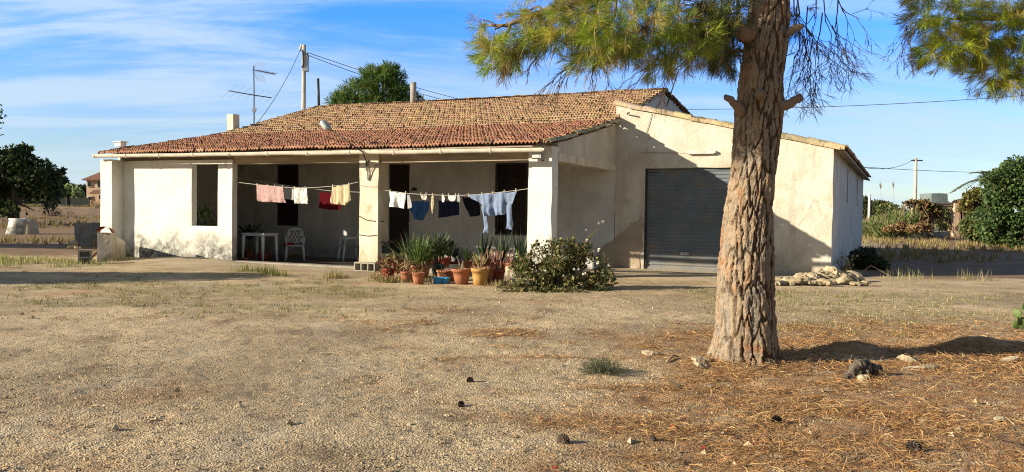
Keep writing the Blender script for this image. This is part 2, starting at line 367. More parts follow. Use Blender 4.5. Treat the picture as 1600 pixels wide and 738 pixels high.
roofm = lambda A, B, off: np.stack([UL+A, 4.3+B, zm(4.3+B)+off+sag(UL+A, 4.3+B)+.02], -1)
r1 = tiles(73, 13, roofp, seed=3); r1.build('porch_roof', P['tile_red'], house)
r2 = tiles(73, 15, roofm, seed=5); main_roof = r2.build('main_roof', P['tile_ochre'], house)
roofb = lambda A, B, off: np.stack([UL+A, 14.3-B, RZ-.12*(14.3-B-RV)+off-.02], -1)
tiles(73, 13, roofb, seed=6).build('rear_roof', P['tile_ochre'], house)
dk = MB()
for z, v0, v1 in ((zp, -.45, 4.33), (zm, 4.33, RV)):
    dk.ring([(v0, z(v0)-.07), (v1, z(v1)-.07), (v1, z(v1)-.04), (v0, z(v0)-.04)], UL-.1, -.31, axis=0)
dk.ring([(RV+.01, RZ-.07), (14.2, RZ-.12*(14.2-RV)-.07), (14.2, RZ-.12*(14.2-RV)-.04), (RV+.01, RZ-.04)], UL-.1, -.31, axis=0)
dk.build('ceiling_boards', P['beam_wood'], house)
# ridge tiles, rake tiles
def cap_run(name, m, p0, p1, n, r=.1, seed=1, parent=None, lift=.0, up=(0, 0, 1)):
    p0, p1 = np.array(p0, float), np.array(p1, float); rr = np.random.RandomState(seed); d = (p1-p0)/n; L = np.linalg.norm(d); d0 = d/L
    s = np.cross(d0, up); s /= np.linalg.norm(s); w = np.cross(s, d0); b = MB()
    for i in range(n):
        c = p0+d*i+w*(rr.randn()*.012+lift)+s*rr.randn()*.012
        th = np.linspace(-.15, math.pi+.15, 9); rows = []
        for t, k in ((-.03, 1.1), (1.04, .92)):
            for q in ((1., .86) if t < 0 else (.86, 1.)):
                rows.append(c+d*t+(np.cos(th)[:, None]*s+np.sin(th)[:, None]*w*.8)*r*k*q)
        Pg = np.stack([rows[1], rows[0], rows[3], rows[2]])
        b.grid(Pg, np.clip(1+.2*rr.randn(), .6, 1.4)*np.array([1, 1+.05*rr.randn(), 1+.1*rr.randn()]))
    return b.build(name, m, parent)
cap_run('ridge_tiles', P['tile_verge'], (UL, RV, RZ+.03), (.12, RV, RZ+.03), 36, .1, 4, house)
cap_run('rake_tiles', P['tile_verge'], (UL-.02, 4.36, zm(4.36)+.03), (UL-.02, RV, RZ+.03), 14, .09, 5, house)
cap_run('rake_tiles', P['tile_red'], (UL-.02, -.5, zp(-.5)+.03), (UL-.02, 4.36, zp(4.36)+.03), 12, .09, 6, house)
cap_run('rake_tiles', P['tile_verge'], (.08, -.5, zp(-.5)+.02), (.08, 4.6, zp(4.6)+.03), 12, .085, 7, house)
cap_run('rake_tiles', P['tile_verge'], (.03, 5.2, zm(5.2)+.03), (.03, RV, RZ+.03), 12, .085, 8, house)
cap_run('rake_tiles', P['tile_verge'], (.03, RV, RZ+.03), (.03, 14.2, RZ-.12*(14.2-RV)+.03), 11, .085, 9, house)
# --- gutter
g = MB(); n = 60; uu = np.linspace(-14.62, .02, n); zz = 3.075-.003*(uu+14.6)+.012*vn2(uu*.8, uu*0+3, 4)-.004*(uu+14)
th = np.linspace(math.pi*1.0, 2*math.pi, 8)
for rr_, fl in ((.075, 0), (.062, 1)):
    g.grid(np.stack([np.broadcast_to(uu[:, None], (n, 8)), -.60+rr_*np.cos(th)[None, :]+0*uu[:, None], zz[:, None]+1.3*rr_*np.sin(th)[None, :]], -1), None, fl)
gut = g.build('gutter', P['gutter'], house, True)
for u in np.arange(-14.6, .03, 1.33):
    z = float(np.interp(u, uu, zz)); th2 = np.linspace(math.pi*.98, 2.02*math.pi, 9)
    ring = np.stack([np.stack([np.full(9, u+s), -.60+.086*np.cos(th2), z+1.3*.086*np.sin(th2)], -1) for s in (-.03, .03)]); MB().grid(ring).build('gutter_joint', P['gutter'], gut)
# --- openings
MB().box(door_h[0]+.01, door_h[1]-.01, 4.86, 4.9, .06, 3.0).build('door', P['dark_wood'], house); hd0 = [o for o in house.children if o.name == 'door'][0]
for a in ((door_h[0]+.08, door_h[1]-.08, .25, 1.1), (door_h[0]+.08, door_h[1]-.08, 1.25, 2.75)): MB().box(a[0], a[1], 4.845, 4.8595, a[2], a[3]).build('door_panel', P['dark_wood'], hd0)
MB().tube([(door_h[1]-.07, 4.8, 1.12), (door_h[1]-.07, 4.86, 1.12)], .025, 8).build('door_handle', P['zinc'], hd0)
bars = MB()
fr = MB()
for a in ((win_b[0], win_b[0]+.05, win_b[2], win_b[3]), (win_b[1]-.05, win_b[1], win_b[2], win_b[3]), (win_b[0]+.05, win_b[1]-.05, win_b[2], win_b[2]+.05), (win_b[0]+.05, win_b[1]-.05, win_b[3]-.05, win_b[3])): fr.box(a[0], a[1], 4.66, 4.72, a[2], a[3])
wb_ = fr.build('barred_window', P['iron'], house)
for u in np.linspace(win_b[0]+.1, win_b[1]-.1, 9): bars.cyl((u, 4.68, win_b[2]+.03), (u, 4.68, win_b[3]-.03), .011, n=6)
for z in (1.25, 1.9, 2.5): bars.box(win_b[0]+.04, win_b[1]-.04, 4.672, 4.69, z, z+.03)
bars.build('window_bars', P['iron'], wb_)
MB().box(win_b[0]+.02, win_b[1]-.02, 4.85, 4.9, win_b[2]+.01, win_b[3]-.01).build('window_panel', P['dark_wood'], wb_)
MB().box(win_d[0]+.005, win_d[1]-.005, 4.84, 4.9, win_d[2]+.005, win_d[3]-.005).build('window', P['dark_wood'], house)
MB().box(*(lambda a: (a[0]-.09, a[0]+.09, 4.66, 4.686, a[2]-.05, a[2]+.05))(hv(647.5, 296, 4.69))).build('house_plaque', P['iron'], house)
# --- conduit and cable on the pillars
c = MB(); k = lambda x, y, v: hv(x, y, v)
c.tube([k(575, 250, -.03), k(574, 262, -.03), k(575, 282, -.03)], .02, 6)
c.tube([k(575, 282, -.035), k(579, 268, -.03), k(584, 260, -.03), k(592, 257, -.03)], .016, 6)
c.build('conduit', P['pipe_cement'], house, True)
c = MB(); c.tube([k(561, 338, -.02), k(572, 344, -.015), k(586, 346, -.02), k(600, 346, .2)], .012, 5); c.build('pillar_cable', P['cable'], house); MB().tube([k(561, 367, -.02), k(575, 369, -.02), k(588, 368, -.02)], .010, 5).build('pillar_cable', P['cable'], house)
MB().tube([k(563, 290, -.02), k(576, 292, -.02), k(590, 292, -.02)], .008, 5).build('pillar_cable', P['cable_grey'], house)
# floodlight on the right pillar
a = k(839, 243, -.1); f = MB(); f.box(a[0]-.11, a[0]+.11, -.13, -.06, a[2]-.09, a[2]+.09); fl = f.build('floodlight', P['zinc'], house)
MB().box(a[0]-.085, a[0]+.085, -.138, -.1302, a[2]-.065, a[2]+.065).build('lamp_glass', P['lamp_glass'], fl)
b = MB(); b.tube([(a[0]+.1, -.06, a[2]-.1), (a[0]+.13, -.02, a[2]-.13), (a[0]+.13, .03, a[2]-.13)], .012, 6); b.build('lamp_bracket', P['iron'], fl)
# chimney on the left gable
ch = MB(); q0, q1 = hu(366, 198, -14.6), hu(374, 181, -14.6); cv = q0[1]
ch.box(-14.90, -14.602, cv-.05, cv+.26, -.1, q1[2]+.04, .4).warp(.012, 2); cho = ch.build('chimney', P['plaster_pillar'], house)
# stove pipe at the ridge, cowl
a = hu(643, 165, -9.74); top = hv(643, 129, RV-.3)
MB().tube([(a[0], RV-.3, RZ-.2), (a[0], RV-.3, top[2])], .115, 14).build('stove_pipe', P['pipe_cement'], house, True)
a = hv(497, 172, RV-.05); t2 = hv(496, 123, RV-.05)
MB().tube([(a[0]+.05, RV-.05, RZ-.1), (t2[0]+.03, RV-.05, t2[2])], .055, 10).build('vent_pipe', P['dark_metal'], house, True)
a = hv(188, 229, .5)
cw = MB(); cw.box(a[0]-.16, a[0]+.1, .42, .64, a[2]+.0, a[2]+.13); cw.box(a[0]-.2, a[0]+.15, .38, .68, a[2]+.13, a[2]+.16); cw.box(a[0]-.05, a[0]+.02, .5, .56, zp(.5), a[2]); cw.build('roof_cowl', P['pot_white'], house)

# ================================================================ GARAGE
gar = thing('garage', 'cream rendered garage with grey roller door joined to the right end of the farmhouse', 'garage', O, -HOUSE_ANG)
GZ = lambda u: 4.60-.2315*u
GU = 5.79; GB = 22.0; DR = (.87, 3.75, -.3, 2.815)
def gmap(v):
    m = v[:, 2] > 2.816; t = (v[:, 2]-2.815)/(4.6-2.815)
    v[:, 2] = np.where(m, 2.815+t*(GZ(v[:, 0])-2.815), v[:, 2]); return v
wall_cells(MB(), .003, GU, -.3, 4.6, 4.688, 4.94, [DR], .22).mapv(gmap).warp(.016, 1.7, 8).build('front_wall', P['plaster_cream'], gar)
W1 = [(10.2, 10.9, 1.97, 3.05), (16.6, 17.4, 1.97, 3.05)]
sw = MB()
us = sorted({4.94, GB, *[h[0] for h in W1], *[h[1] for h in W1]}); zs = [-.3, 1.97, 3.05, 3.24]
for i in range(len(us)-1):
    for jz in range(3):
        cy, cz = (us[i]+us[i+1])/2, (zs[jz]+zs[jz+1])/2
        if any(h[0] < cy < h[1] and h[2] < cz < h[3] for h in W1): continue
        sw.box(GU-.22, GU, us[i], us[i+1], zs[jz], zs[jz+1], .4)
sw.warp(.016, 1.7, 8).build('side_wall', P['plaster_grey'], gar)
for h in W1:
    w = MB().box(GU-.16, GU-.12, h[0]+.004, h[1]-.004, h[2]+.004, h[3]-.004).build('window', P['glass_dark'], gar)
    x = MB()
    for z in np.linspace(h[2]+.1, h[3]-.1, 6): x.box(GU-.1, GU-.08, h[0]+.004, h[1]-.004, z, z+.02)
    x.build('window_bars', P['iron'], w)
MB().box(.01, GU-.24, GB-.2, GB, -.3, 3.2).build('rear_wall', P['plaster_grey'], gar)
groof = lambda A, B, off: np.stack([GU+.3-B, 4.9+A, GZ(GU+.3-B)+.05+off], -1)
tiles(86, 17, groof, seed=11).build('roof', P['tile_ochre'], gar)
dk = MB(); dk.ring([(.02, GZ(.02)-.04), (GU+.26, GZ(GU+.26)-.04), (GU+.26, GZ(GU+.26)+.02), (.02, GZ(.02)+.02)], 4.95, GB+.2, axis=1); dk.build('roof_deck', P['beam_wood'], gar)
cap_run('verge_tiles', P['tile_verge'], (-.07, 4.76, GZ(-.07)+.02), (6.02, 4.76, GZ(6.02)+.04), 14, .15, 12, gar)
vb = MB(); rr = np.random.RandomState(4)
for i in range(15):
    u0, u1 = -.05+i*.4, -.05+(i+1)*.4-.008
    pts = [(u0, GZ(u0)+.0), (u1, GZ(u1)+.0), (u1, GZ(u1)+.075+rr.randn()*.006), (u0, GZ(u0)+.075+rr.randn()*.006)]
    vb.ring(pts, 4.62+rr.randn()*.008, 4.88, axis=1, col=np.clip(1+.12*rr.randn(), .7, 1.3)*np.array([1, .98, .92]))
vb.build('verge_course', P['tile_verge'], gar)
# roller door: corrugated sheet with bottom rail
zsn = np.arange(-.05, 2.9, .0125); prof = 4.80+.014*np.cos(zsn*2*math.pi/.1); usn = np.linspace(DR[0]-.05, DR[1]+.05, 12)
d = MB(); d.grid(np.stack([np.broadcast_to(usn[:, None], (12, len(zsn))), np.broadcast_to(prof[None, :], (12, len(zsn)))+.008*vn2(usn*1.1, usn*0, 3)[:, None], np.broadcast_to(zsn[None, :], (12, len(zsn)))], -1), None, 0)
rd = d.build('roller_door', P['shutter'], gar, True)
MB().box(DR[0]+.02, DR[1]-.02, 4.765, 4.785, -.05, .06).build('bottom_rail', P['shutter'], rd)
MB().box(DR[0], DR[0]+.05, 4.72, 4.79, -.1, DR[3]-.01).build('door_guide', P['iron'], rd); MB().box(DR[1]-.05, DR[1], 4.72, 4.79, -.1, DR[3]-.01).build('door_guide', P['iron'], rd)
MB().box(1.9, 2.12, 4.752, 4.764, .42, .5).build('door_lock', P['zinc'], rd); MB().box(DR[0]-.05, DR[1]+.05, 4.81, 4.93, 2.60, 2.81).build('door_box', P['iron'], rd)
MB().box(-.0, GU+.02, 4.45, 4.684, -.4, -.06, .3).mapv(lambda v: v+np.array([0, 0, .03])*np.sin(v[:, :1]*3)).build('plinth', P['concrete'], gar)
a, b_ = hv(1072, 238, 4.6), hv(1118, 239, 4.6)
l = MB(); l.box(a[0], b_[0], 4.58, 4.684, a[2]-.035, a[2]+.03); lf = l.build('strip_light', P['gutter'], gar)
MB().tube([(a[0]+.05, 4.60, a[2]-.045), (b_[0]-.05, 4.60, a[2]-.045)], .018, 8).build('light_tube', P['lamp_glass'], lf)
w = MB(); w.tube([hv(x, y, 4.675) for x, y in ((1003, 238), (1030, 239), (1072, 239.5))], .009, 5); w.tube([hv(x, y, 4.675) for x, y in ((1018, 178), (1012, 200), (1010, 207))], .008, 5); w.build('wall_cable', P['cable_grey'], gar)
pp = [hv(x, y, 4.69)[[0, 2]] for x, y in ((936, 391), (946, 382), (957, 377), (968, 366), (976, 362), (985, 349), (996, 346), (1003, 338), (1006, 352), (1003, 372), (1006, 384), (999, 398), (1000, 419), (984, 421), (984, 407), (968, 424), (940, 424))]
MB().ring(pp, 4.672, 4.70, axis=1).build('render_patch', P['plaster_bare'], gar)
a = hv(981, 179, 4.66); x = MB(); x.tube([a, a+np.array([.02, -.1, .02]), a+np.array([.1, -.18, .02])], .02, 6); x.build('wall_hook', P['iron'], gar)
# ================================================================ GROUND
BUMPS = [(3.75, 9.45, .5, .26, .13), (5.45, 9.85, .55, .33, .14), (6.6, 10.1, .7, .3, .07), (3.0, 9.0, .5, .3, .03), (2.47, 8.7, .75, .6, .06), (4.6, 8.8, .5, .2, .05), (-9.4, 23.6, 1.6, .8, .12)]
def near_house(x, y):                                 # 1 where the house stands
    u = (x-O[0])*U[0]+(y-O[1])*U[1]; v = (x-O[0])*V[0]+(y-O[1])*V[1]
    return sst(-15.6, -14.6, u)*sst(7.5, 6.5, u)*np.where(u > 0, sst(2.5, 4., v), sst(-1.6, -.4, v))*sst(26, 24, v)
def gh(x, y):
    x = np.asarray(x, float); y = np.asarray(y, float)
    h = .05*fbm(x*.16+3, y*.16, 21, 3)*sst(4, 9, y)*(1-near_house(x, y))
    for bx, by, sx, sy, a in BUMPS: h = h+a*np.exp(-((x-bx)/sx)**2-((y-by)/sy)**2)
    uu_ = (x-O[0])*U[0]+(y-O[1])*U[1]; vv_ = (x-O[0])*V[0]+(y-O[1])*V[1]
    h = h-.3*sst(-14.5, -14.2, uu_)*sst(-.05, -.35, uu_)*sst(.0, .3, vv_)*sst(4.7, 4.5, vv_)
    return h+1.45*sst(46, 96, y)*sst(-8, -16, x)
def G(x, y): return float(gh(np.array([x]), np.array([y]))[0])
def gpz(px, py):                                      # pixel to point on the uneven ground
    p = gp(px, py)
    for _ in range(4): p = gp(px, py, G(p[0], p[1]))
    return p
def litter_mask(x, y):
    n = fbm(x*.9, y*1.3, 31, 4)
    edge = np.interp(y, [4, 5, 6, 7, 8, 9, 10, 11, 12.5, 14, 20], [-.3, .1, .5, 1.0, 1.15, 1.45, 1.3, 2.0, 4.5, 9, 14])
    m = sst(-.5, .7, x-edge+n*.75)*sst(13.5, 9.5, y+n)*.95
    streak = sst(.30, .7, fbm(x*.75+5, y*2.4, 44, 4))*sst(-3.5, 0, x)*sst(14, 11, y)*sst(7, 9.5, y)*.75
    return np.clip(np.maximum(m, streak), 0, 1)
def grass_mask(x, y):
    n = fbm(x*.5, y*.8, 51, 4)
    a = sst(.0, .55, n+.35)*sst(11, 13, y)*sst(19.5, 17.5, y+.25*x*0)*sst(-1.2, -3.4, x)
    b = sst(-.1, .5, n+.3)*sst(2.5, 4.2, x)*sst(9.8, 11.5, y)*sst(18, 16, y)
    c = sst(-.2, .4, n+.5)*sst(19.8, 20.8, y)*sst(25.5, 24.5, y)*sst(-10.3, -11.6, x)
    return np.clip(np.maximum(np.maximum(a, b), c), 0, 1)
def axis(bounds):                                     # graded spacing: list of (to, step)
    p = [bounds[0]]
    for to, st in bounds[1:]:
        n = max(1, int(round((to-p[-1])/st))); p += list(np.linspace(p[-1], to, n+1)[1:])
    return np.array(p)
gx = axis([-6000, (-1500, 900), (-300, 240), (-80, 24), (-30, 3), (-14, .5), (-6.5, .09), (-4, .04), (5, .028), (8, .045), (14, .2), (40, 1.5), (100, 10), (400, 60), (2000, 400), (6000, 1000)])
gy = axis([-40, (0, 8), (3.5, .6), (4.6, .1), (9.8, .026), (13, .05), (20, .10), (27, .25), (60, 1.6), (120, 8), (400, 40), (1500, 200), (7000, 1100)])
gX, gY = np.meshgrid(gx, gy, indexing='ij'); gZ = gh(gX, gY)
near = sst(24, 12, gY)*sst(-16, -9, gX)*sst(14, 8, gX)
lm, gm = litter_mask(gX, gY), grass_mask(gX, gY)
gZ = gZ+near*(.010*fbm(gX*3, gY*3, 61, 3)+.007*fbm(gX*11, gY*11, 62, 3)+.012*lm*fbm(gX*6, gY*9, 63, 3)*sst(14, 8, gY))
gb = MB(); gb.grid(np.stack([gX, gY, gZ], -1))
def ground_col(t, tc, vec, c):
    at_ = t.n('ShaderNodeAttribute'); at_.attribute_name = 'zone'; sp = t.n('ShaderNodeSeparateColor'); t.l(at_.outputs['Color'], sp.inputs[0])
    # individual stones of the gravel
    vo = t.n('ShaderNodeTexVoronoi'); vo.inputs['Scale'].default_value = 62.; t.l(tc.outputs['Object'], vo.inputs['Vector'])
    s2 = t.n('ShaderNodeSeparateColor'); t.l(vo.outputs['Color'], s2.inputs[0])
    c = t.mix(t.ramp(s2.outputs[0], .1, .95), c, (.68, .54, .35)); c = t.mix(t.math('MULTIPLY', t.ramp(s2.outputs[1], .7, .95), .7), c, (.17, .125, .085))
    c = t.mix(t.math('MULTIPLY', t.ramp(t.noise(vec, .55, 6, .65), .5, .66), .6), c, (.43, .25, .115))       # rusty earth showing through
    c = t.mix(t.math('MULTIPLY', t.ramp(t.noise(vec, 1.1, 7, .7), .54, .66), .55), c, (.21, .155, .10))
    c = t.mix(.85, c, t.mix(t.ramp(t.math('ADD', t.math('MULTIPLY', t.noise(vec, .22, 3), .6), t.math('MULTIPLY', t.noise(vec, .7, 4), .4)), .36, .62), (.62, .60, .56), (1.22, 1.2, 1.16)), 'MULTIPLY')   # trodden pale and darker damp earth
    gr = t.mix(t.ramp(t.noise(vec, 22, 4), .35, .65), (.22, .19, .075), (.33, .27, .13))
    c = t.mix(t.math('MULTIPLY', sp.outputs[1], t.math('MULTIPLY', t.ramp(t.noise(vec, 3.5, 6, .7), .35, .6), .7)), c, gr)
    li = t.mix(t.ramp(t.noise(vec, 30, 5, .7), .35, .65), (.42, .225, .09), (.28, .145, .062)); li = t.mix(t.ramp(t.noise(vec, 5, 5, .7), .5, .7), li, (.48, .33, .17))
    c = t.mix(t.math('MULTIPLY', sp.outputs[0], t.ramp(t.noise(vec, 4, 7, .72), .3, .56)), c, li)
    geo = t.n('ShaderNodeAttribute'); geo.attribute_name = 'field'; soil = t.mix(t.ramp(t.noise(vec, .8, 7, .65), .35, .65), (.30, .19, .10), (.20, .13, .075)); c = t.mix(geo.outputs['Fac'], c, soil)
    c = t.mix(sp.outputs[2], c, t.mix(t.ramp(t.noise(vec, 1.5, 6), .35, .65), (.58, .48, .34), (.45, .36, .25)))
    return c
m = mat('ground', (.62, .47, .285), (.49, .365, .215), 1.7, .95, 0, extra=ground_col)
t = NT(m.node_tree); b = m.node_tree.nodes['Principled BSDF']; tc = t.n('ShaderNodeTexCoord')
v1 = t.n('ShaderNodeTexVoronoi', feature='F1'); v1.inputs['Scale'].default_value = 62.; t.l(tc.outputs['Object'], v1.inputs['Vector'])
v2 = t.n('ShaderNodeTexVoronoi', feature='F1'); v2.inputs['Scale'].default_value = 120.; t.l(tc.outputs['Object'], v2.inputs['Vector'])
hh_ = t.math('SUBTRACT', t.math('MULTIPLY', t.noise(tc.outputs['Object'], 14, 6, .7), 1.6), t.math('ADD', v1.outputs['Distance'], t.math('MULTIPLY', v2.outputs['Distance'], .5)))
bp = t.n('ShaderNodeBump'); bp.inputs['Strength'].default_value = 1.; bp.inputs['Distance'].default_value = .022; t.l(hh_, bp.inputs['Height']); t.l(bp.outputs[0], b.inputs['Normal'])
ground = kind(gb.build('ground', m, None, True), 'structure')
u_ = (gX-O[0])*U[0]+(gY-O[1])*U[1]; v_ = (gX-O[0])*V[0]+(gY-O[1])*V[1]
nn = fbm(gX*.8, gY*.8, 71, 4)
pale = sst(-15, -13.6, u_)*sst(-3.6, -5.2, u_+.6*nn)*sst(-2.6, -1.2, v_+.5*nn)*sst(.6, 0, v_)*.85
pale = np.maximum(pale, sst(-.5, .6, u_)*sst(7, 5.5, u_)*sst(1.2, 2.8, v_+.8*nn)*.8)
for x0_, x1_ in ((-3.1, -7.4), (-1.55, -5.9)):          # wheel tracks worn pale towards the house
    xc = np.interp(gY, [4, 9, 14, 19], [x0_, x0_-.3, (x0_+x1_)/2-.2, x1_])+.25*fbm(gY*.5, gY*0+x0_, 75, 2)
    pale = np.maximum(pale, .5*np.exp(-((gX-xc)/.24)**2)*sst(20, 17, gY)*sst(-.35, .3, fbm(gX*.9, gY*.9, 76, 3)))
far = sst(26, 45, gY)
fld = np.maximum(sst(20.6, 21.6, gY-.16*(gX-9.5)+.5*nn)*sst(8, 9.2, gX), sst(25.2, 27, gY+nn)*sst(-11, -13, gX)); fld = np.maximum(fld, sst(30, 34, gY))
fa = ground.data.attributes.new('field', 'FLOAT', 'POINT'); fa.data.foreach_set('value', fld.reshape(-1).astype(np.float32))
zone = ground.data.attributes.new('zone', 'FLOAT_COLOR', 'POINT')
zone.data.foreach_set('color', np.stack([np.maximum(lm, far*.45*sst(-.1, .5, fbm(gX*.12, gY*.12, 73, 3))), np.maximum(gm, far*.6*sst(-.2, .3, fbm(gX*.1, gY*.1, 72, 3))), np.clip(pale, 0, 1), np.ones_like(lm)], -1).reshape(-1).astype(np.float32))

def on_ground(n, x0, x1, y0, y1, dens):               # rejection-sampled points
    x, y = rnd(n, x0, x1), rnd(n, y0, y1); k = rs.rand(n) < dens(x, y); x, y = x[k], y[k]
    return x, y, gh(x, y)
# loose gravel
def stones(n, dens, x0, x1, y0, y1, smin, smax, pal, name, m):
    x, y, z = on_ground(n, x0, x1, y0, y1, dens); n = len(x)
    s = smin+(smax-smin)*rs.rand(n)**3
    oc = np.array([(1, 0, 0), (0, 1, 0), (-1, 0, 0), (0, -1, 0), (0, 0, .75), (0, 0, -.5)], float)
    vs = oc[None]*s[:, None, None]*(1+.35*rs.randn(n, 6, 1).clip(-1.2, 1.2))
    a = rs.rand(n)*6.28; ca, sa = np.cos(a)[:, None], np.sin(a)[:, None]
    X = vs[:, :, 0]*ca-vs[:, :, 1]*sa*.75; Y = vs[:, :, 0]*sa+vs[:, :, 1]*ca*.75
    P_ = np.stack([X+x[:, None], Y+y[:, None], vs[:, :, 2]+(z+s*.2)[:, None]], -1)
    q = np.array([(0, 1, 4), (1, 2, 4), (2, 3, 4), (3, 0, 4), (1, 0, 5), (2, 1, 5), (3, 2, 5), (0, 3, 5)])
    fs = (q[None]+(np.arange(n)*6)[:, None, None]).reshape(-1, 3)
    pal = np.array(pal); c = pal[rs.randint(0, len(pal), n)]*(.75+.5*rs.rand(n, 1))
    return MB().add(P_.reshape(-1, 3), fs, np.repeat(c, 8, 0)).build(name, m)
pal = [(.50, .39, .24), (.58, .46, .30), (.42, .32, .19), (.62, .51, .35), (.32, .23, .14), (.46, .31, .17)]
dn = lambda x, y: np.clip((5.2/y)**1.7, 0, 1)*(1-.72*litter_mask(x, y))*(.45+.55*sst(-.4, .3, fbm(x*1.1, y*1.1, 81, 3)))*(np.abs(x) < .68*y+.5)
kind(stones(170000, dn, -9, 9, 4.4, 15, .004, .014, pal, 'gravel', P['gravel']), 'stuff')
kind(stones(2600, lambda x, y: np.clip((6/y)**1.2, 0, 1)*(np.abs(x) < .68*y+.5)*sst(-.1, .4, fbm(x*.8, y*.8, 82, 3)), -9, 9, 4.4, 17, .012, .034, pal, 'loose_stones', P['gravel']), 'stuff')
# fallen pine needles
def needles_litter(n, dens, x0, x1, y0, y1, name, cols, L=(.06, .12), w=.0008, lift=.022):
    x, y, z = on_ground(n, x0, x1, y0, y1, dens); n = len(x); a = rs.vonmises(.35, 1.1, n)+np.where(rs.rand(n) < .5, 0, math.pi); Ls = rnd(n, *L)
    d = np.stack([np.cos(a), np.sin(a), .22*rs.randn(n)], -1); sd = np.stack([-np.sin(a), np.cos(a), .5*rs.randn(n)], -1)
    c0 = np.stack([x, y, z+.004+lift*rs.rand(n)**2], -1); ww = (w*(1+np.hypot(x, y)/7))[:, None]
    cols = np.array(cols); c = cols[rs.randint(0, len(cols), n)]*(.7+.6*rs.rand(n, 1))
    b = MB(); mid = c0+d*Ls[:, None]*.5+sd*(.06*rs.randn(n)*Ls)[:, None]; mid[:, 2] += .006; end = c0+d*Ls[:, None]; end[:, 2] = np.maximum(end[:, 2], z+.002)
    vs = np.stack([c0-sd*ww, c0+sd*ww, mid-sd*ww, mid+sd*ww, end-sd*ww*.5, end+sd*ww*.5], 1).reshape(-1, 3)
    q = np.array([(0, 1, 3, 2), (2, 3, 5, 4)]); fs = (q[None]+(np.arange(n)*6)[:, None, None]).reshape(-1, 4)
    b.add(vs, fs, np.repeat(c, 2, 0)); return b.build(name, P['litter'])
ncol = [(.45, .23, .085), (.52, .30, .12), (.36, .17, .065), (.60, .41, .2), (.24, .12, .05), (.50, .25, .085), (.56, .37, .17)]
kind(needles_litter(330000, lambda x, y: np.clip(litter_mask(x, y)*1.05*np.clip((6.5/y)**1.3, 0, 1)*(.12+.88*sst(-.35, .25, fbm(x*1.3, y*2.0, 91, 3)))+.012*(y < 11), 0, 1)*(np.abs(x) < .68*y+.6), -4, 9, 4.4, 13.5, 'pine_needles', ncol), 'stuff')
# grass: short dry blades in the worn patches, taller weeds along the shade line
def blades_field(n, dens, x0, x1, y0, y1, h, w, cols, name, m='dry_grass', clump=None):
    if clump:
        k = max(1, n//clump); cx, cy, _ = on_ground(k*4, x0, x1, y0, y1, dens); cx, cy = cx[:k], cy[:k]
        x = np.repeat(cx, clump)+rs.randn(len(cx)*clump)*.05; y = np.repeat(cy, clump)+rs.randn(len(cx)*clump)*.05; z = gh(x, y)
    else: x, y, z = on_ground(n, x0, x1, y0, y1, dens)
    n = len(x); a = rs.rand(n)*6.28; H = rnd(n, *h); ln = .45*rs.rand(n)
    tip = np.stack([np.cos(a)*ln*H, np.sin(a)*ln*H, H], -1); b = rs.rand(n)*6.28
    wd = np.stack([np.cos(b), np.sin(b), 0*b], -1)*(w*(.6+.8*rs.rand(n)))[:, None]; p0 = np.stack([x, y, z-.005], -1)
    cols = np.array(cols); c = cols[rs.randint(0, len(cols), n)]*(.7+.6*rs.rand(n, 1))
    vs = np.stack([p0-wd, p0+wd, p0+tip*.55+wd*.7, p0+tip, p0+tip*.55-wd*.7], 1).reshape(-1, 3)
    return MB().add(vs, np.arange(5*n).reshape(n, 5), c).build(name, P[m])
gcol = [(.25, .22, .075), (.36, .29, .13), (.17, .18, .055), (.45, .37, .2)]
kind(blades_field(15000, lambda x, y: grass_mask(x, y)*(y < 19.5), -13, 11, 10, 19.5, (.02, .07), .004, gcol, 'grass', clump=14), 'stuff')
kind(blades_field(9000, lambda x, y: grass_mask(x, y)*(x < -10)*(y > 19.5), -19, -10.5, 19.8, 25.5, (.03, .17), .006, [(.32, .32, .09), (.42, .38, .15), (.22, .26, .07), (.5, .42, .22)], 'tall_grass', clump=9), 'stuff')
def wl(x, y): return sst(1.1, .2, np.abs(y-(20.2+.16*(x-9.5))+.7*fbm(x*.8, y*0, 88, 3)))*(x > 7.9)*sst(-.25, .4, fbm(x*1.2, y*1.2, 89, 3))
kind(blades_field(800, wl, 7.9, 16, 18.2, 22.5, (.03, .36), .005, [(.36, .31, .15), (.25, .27, .08), (.5, .42, .24), (.2, .22, .07)], 'weeds', clump=7), 'stuff')
def wl2(x, y): return sst(.75, .1, np.abs(y-(18.4+(-3.4-x)*.42)+.5*fbm(x*1.3, y*0+2, 77, 3)))*(x < -2.6)*(x > -6.6)*sst(-.1, .35, fbm(x*1.5, y*1.5, 78, 3))
kind(blades_field(1500, wl2, -6.6, -2.4, 18, 20.2, (.05, .22), .006, [(.22, .24, .07), (.33, .27, .12), (.17, .2, .06)], 'verge_grass', clump=8), 'stuff')
def wl3(x, y): return sst(.7, .1, np.abs(y-(17.3+(.6-x)*.30)+.3*fbm(x*1.3, y*0+2, 79, 3)))*(x < .2)*(x > -4.2)*sst(-.35, .3, fbm(x*1.7, y*1.7, 80, 3))
kind(blades_field(3600, wl3, -4.2, .4, 16.6, 19.4, (.03, .17), .006, [(.30, .2, .09), (.25, .24, .08), (.4, .3, .15), (.2, .12, .06)], 'dry_weeds', clump=8), 'stuff')
kind(blades_field(60000, lambda x, y: sst(.0, .5, fbm(x*.12, y*.12, 72, 3)+.2)*(np.abs(x) > .30*y), -60, 75, 29, 95, (.08, .38), .016, [(.30, .2, .09), (.40, .3, .14), (.24, .17, .08), (.3, .28, .1)], 'dry_scrub', clump=12), 'stuff')
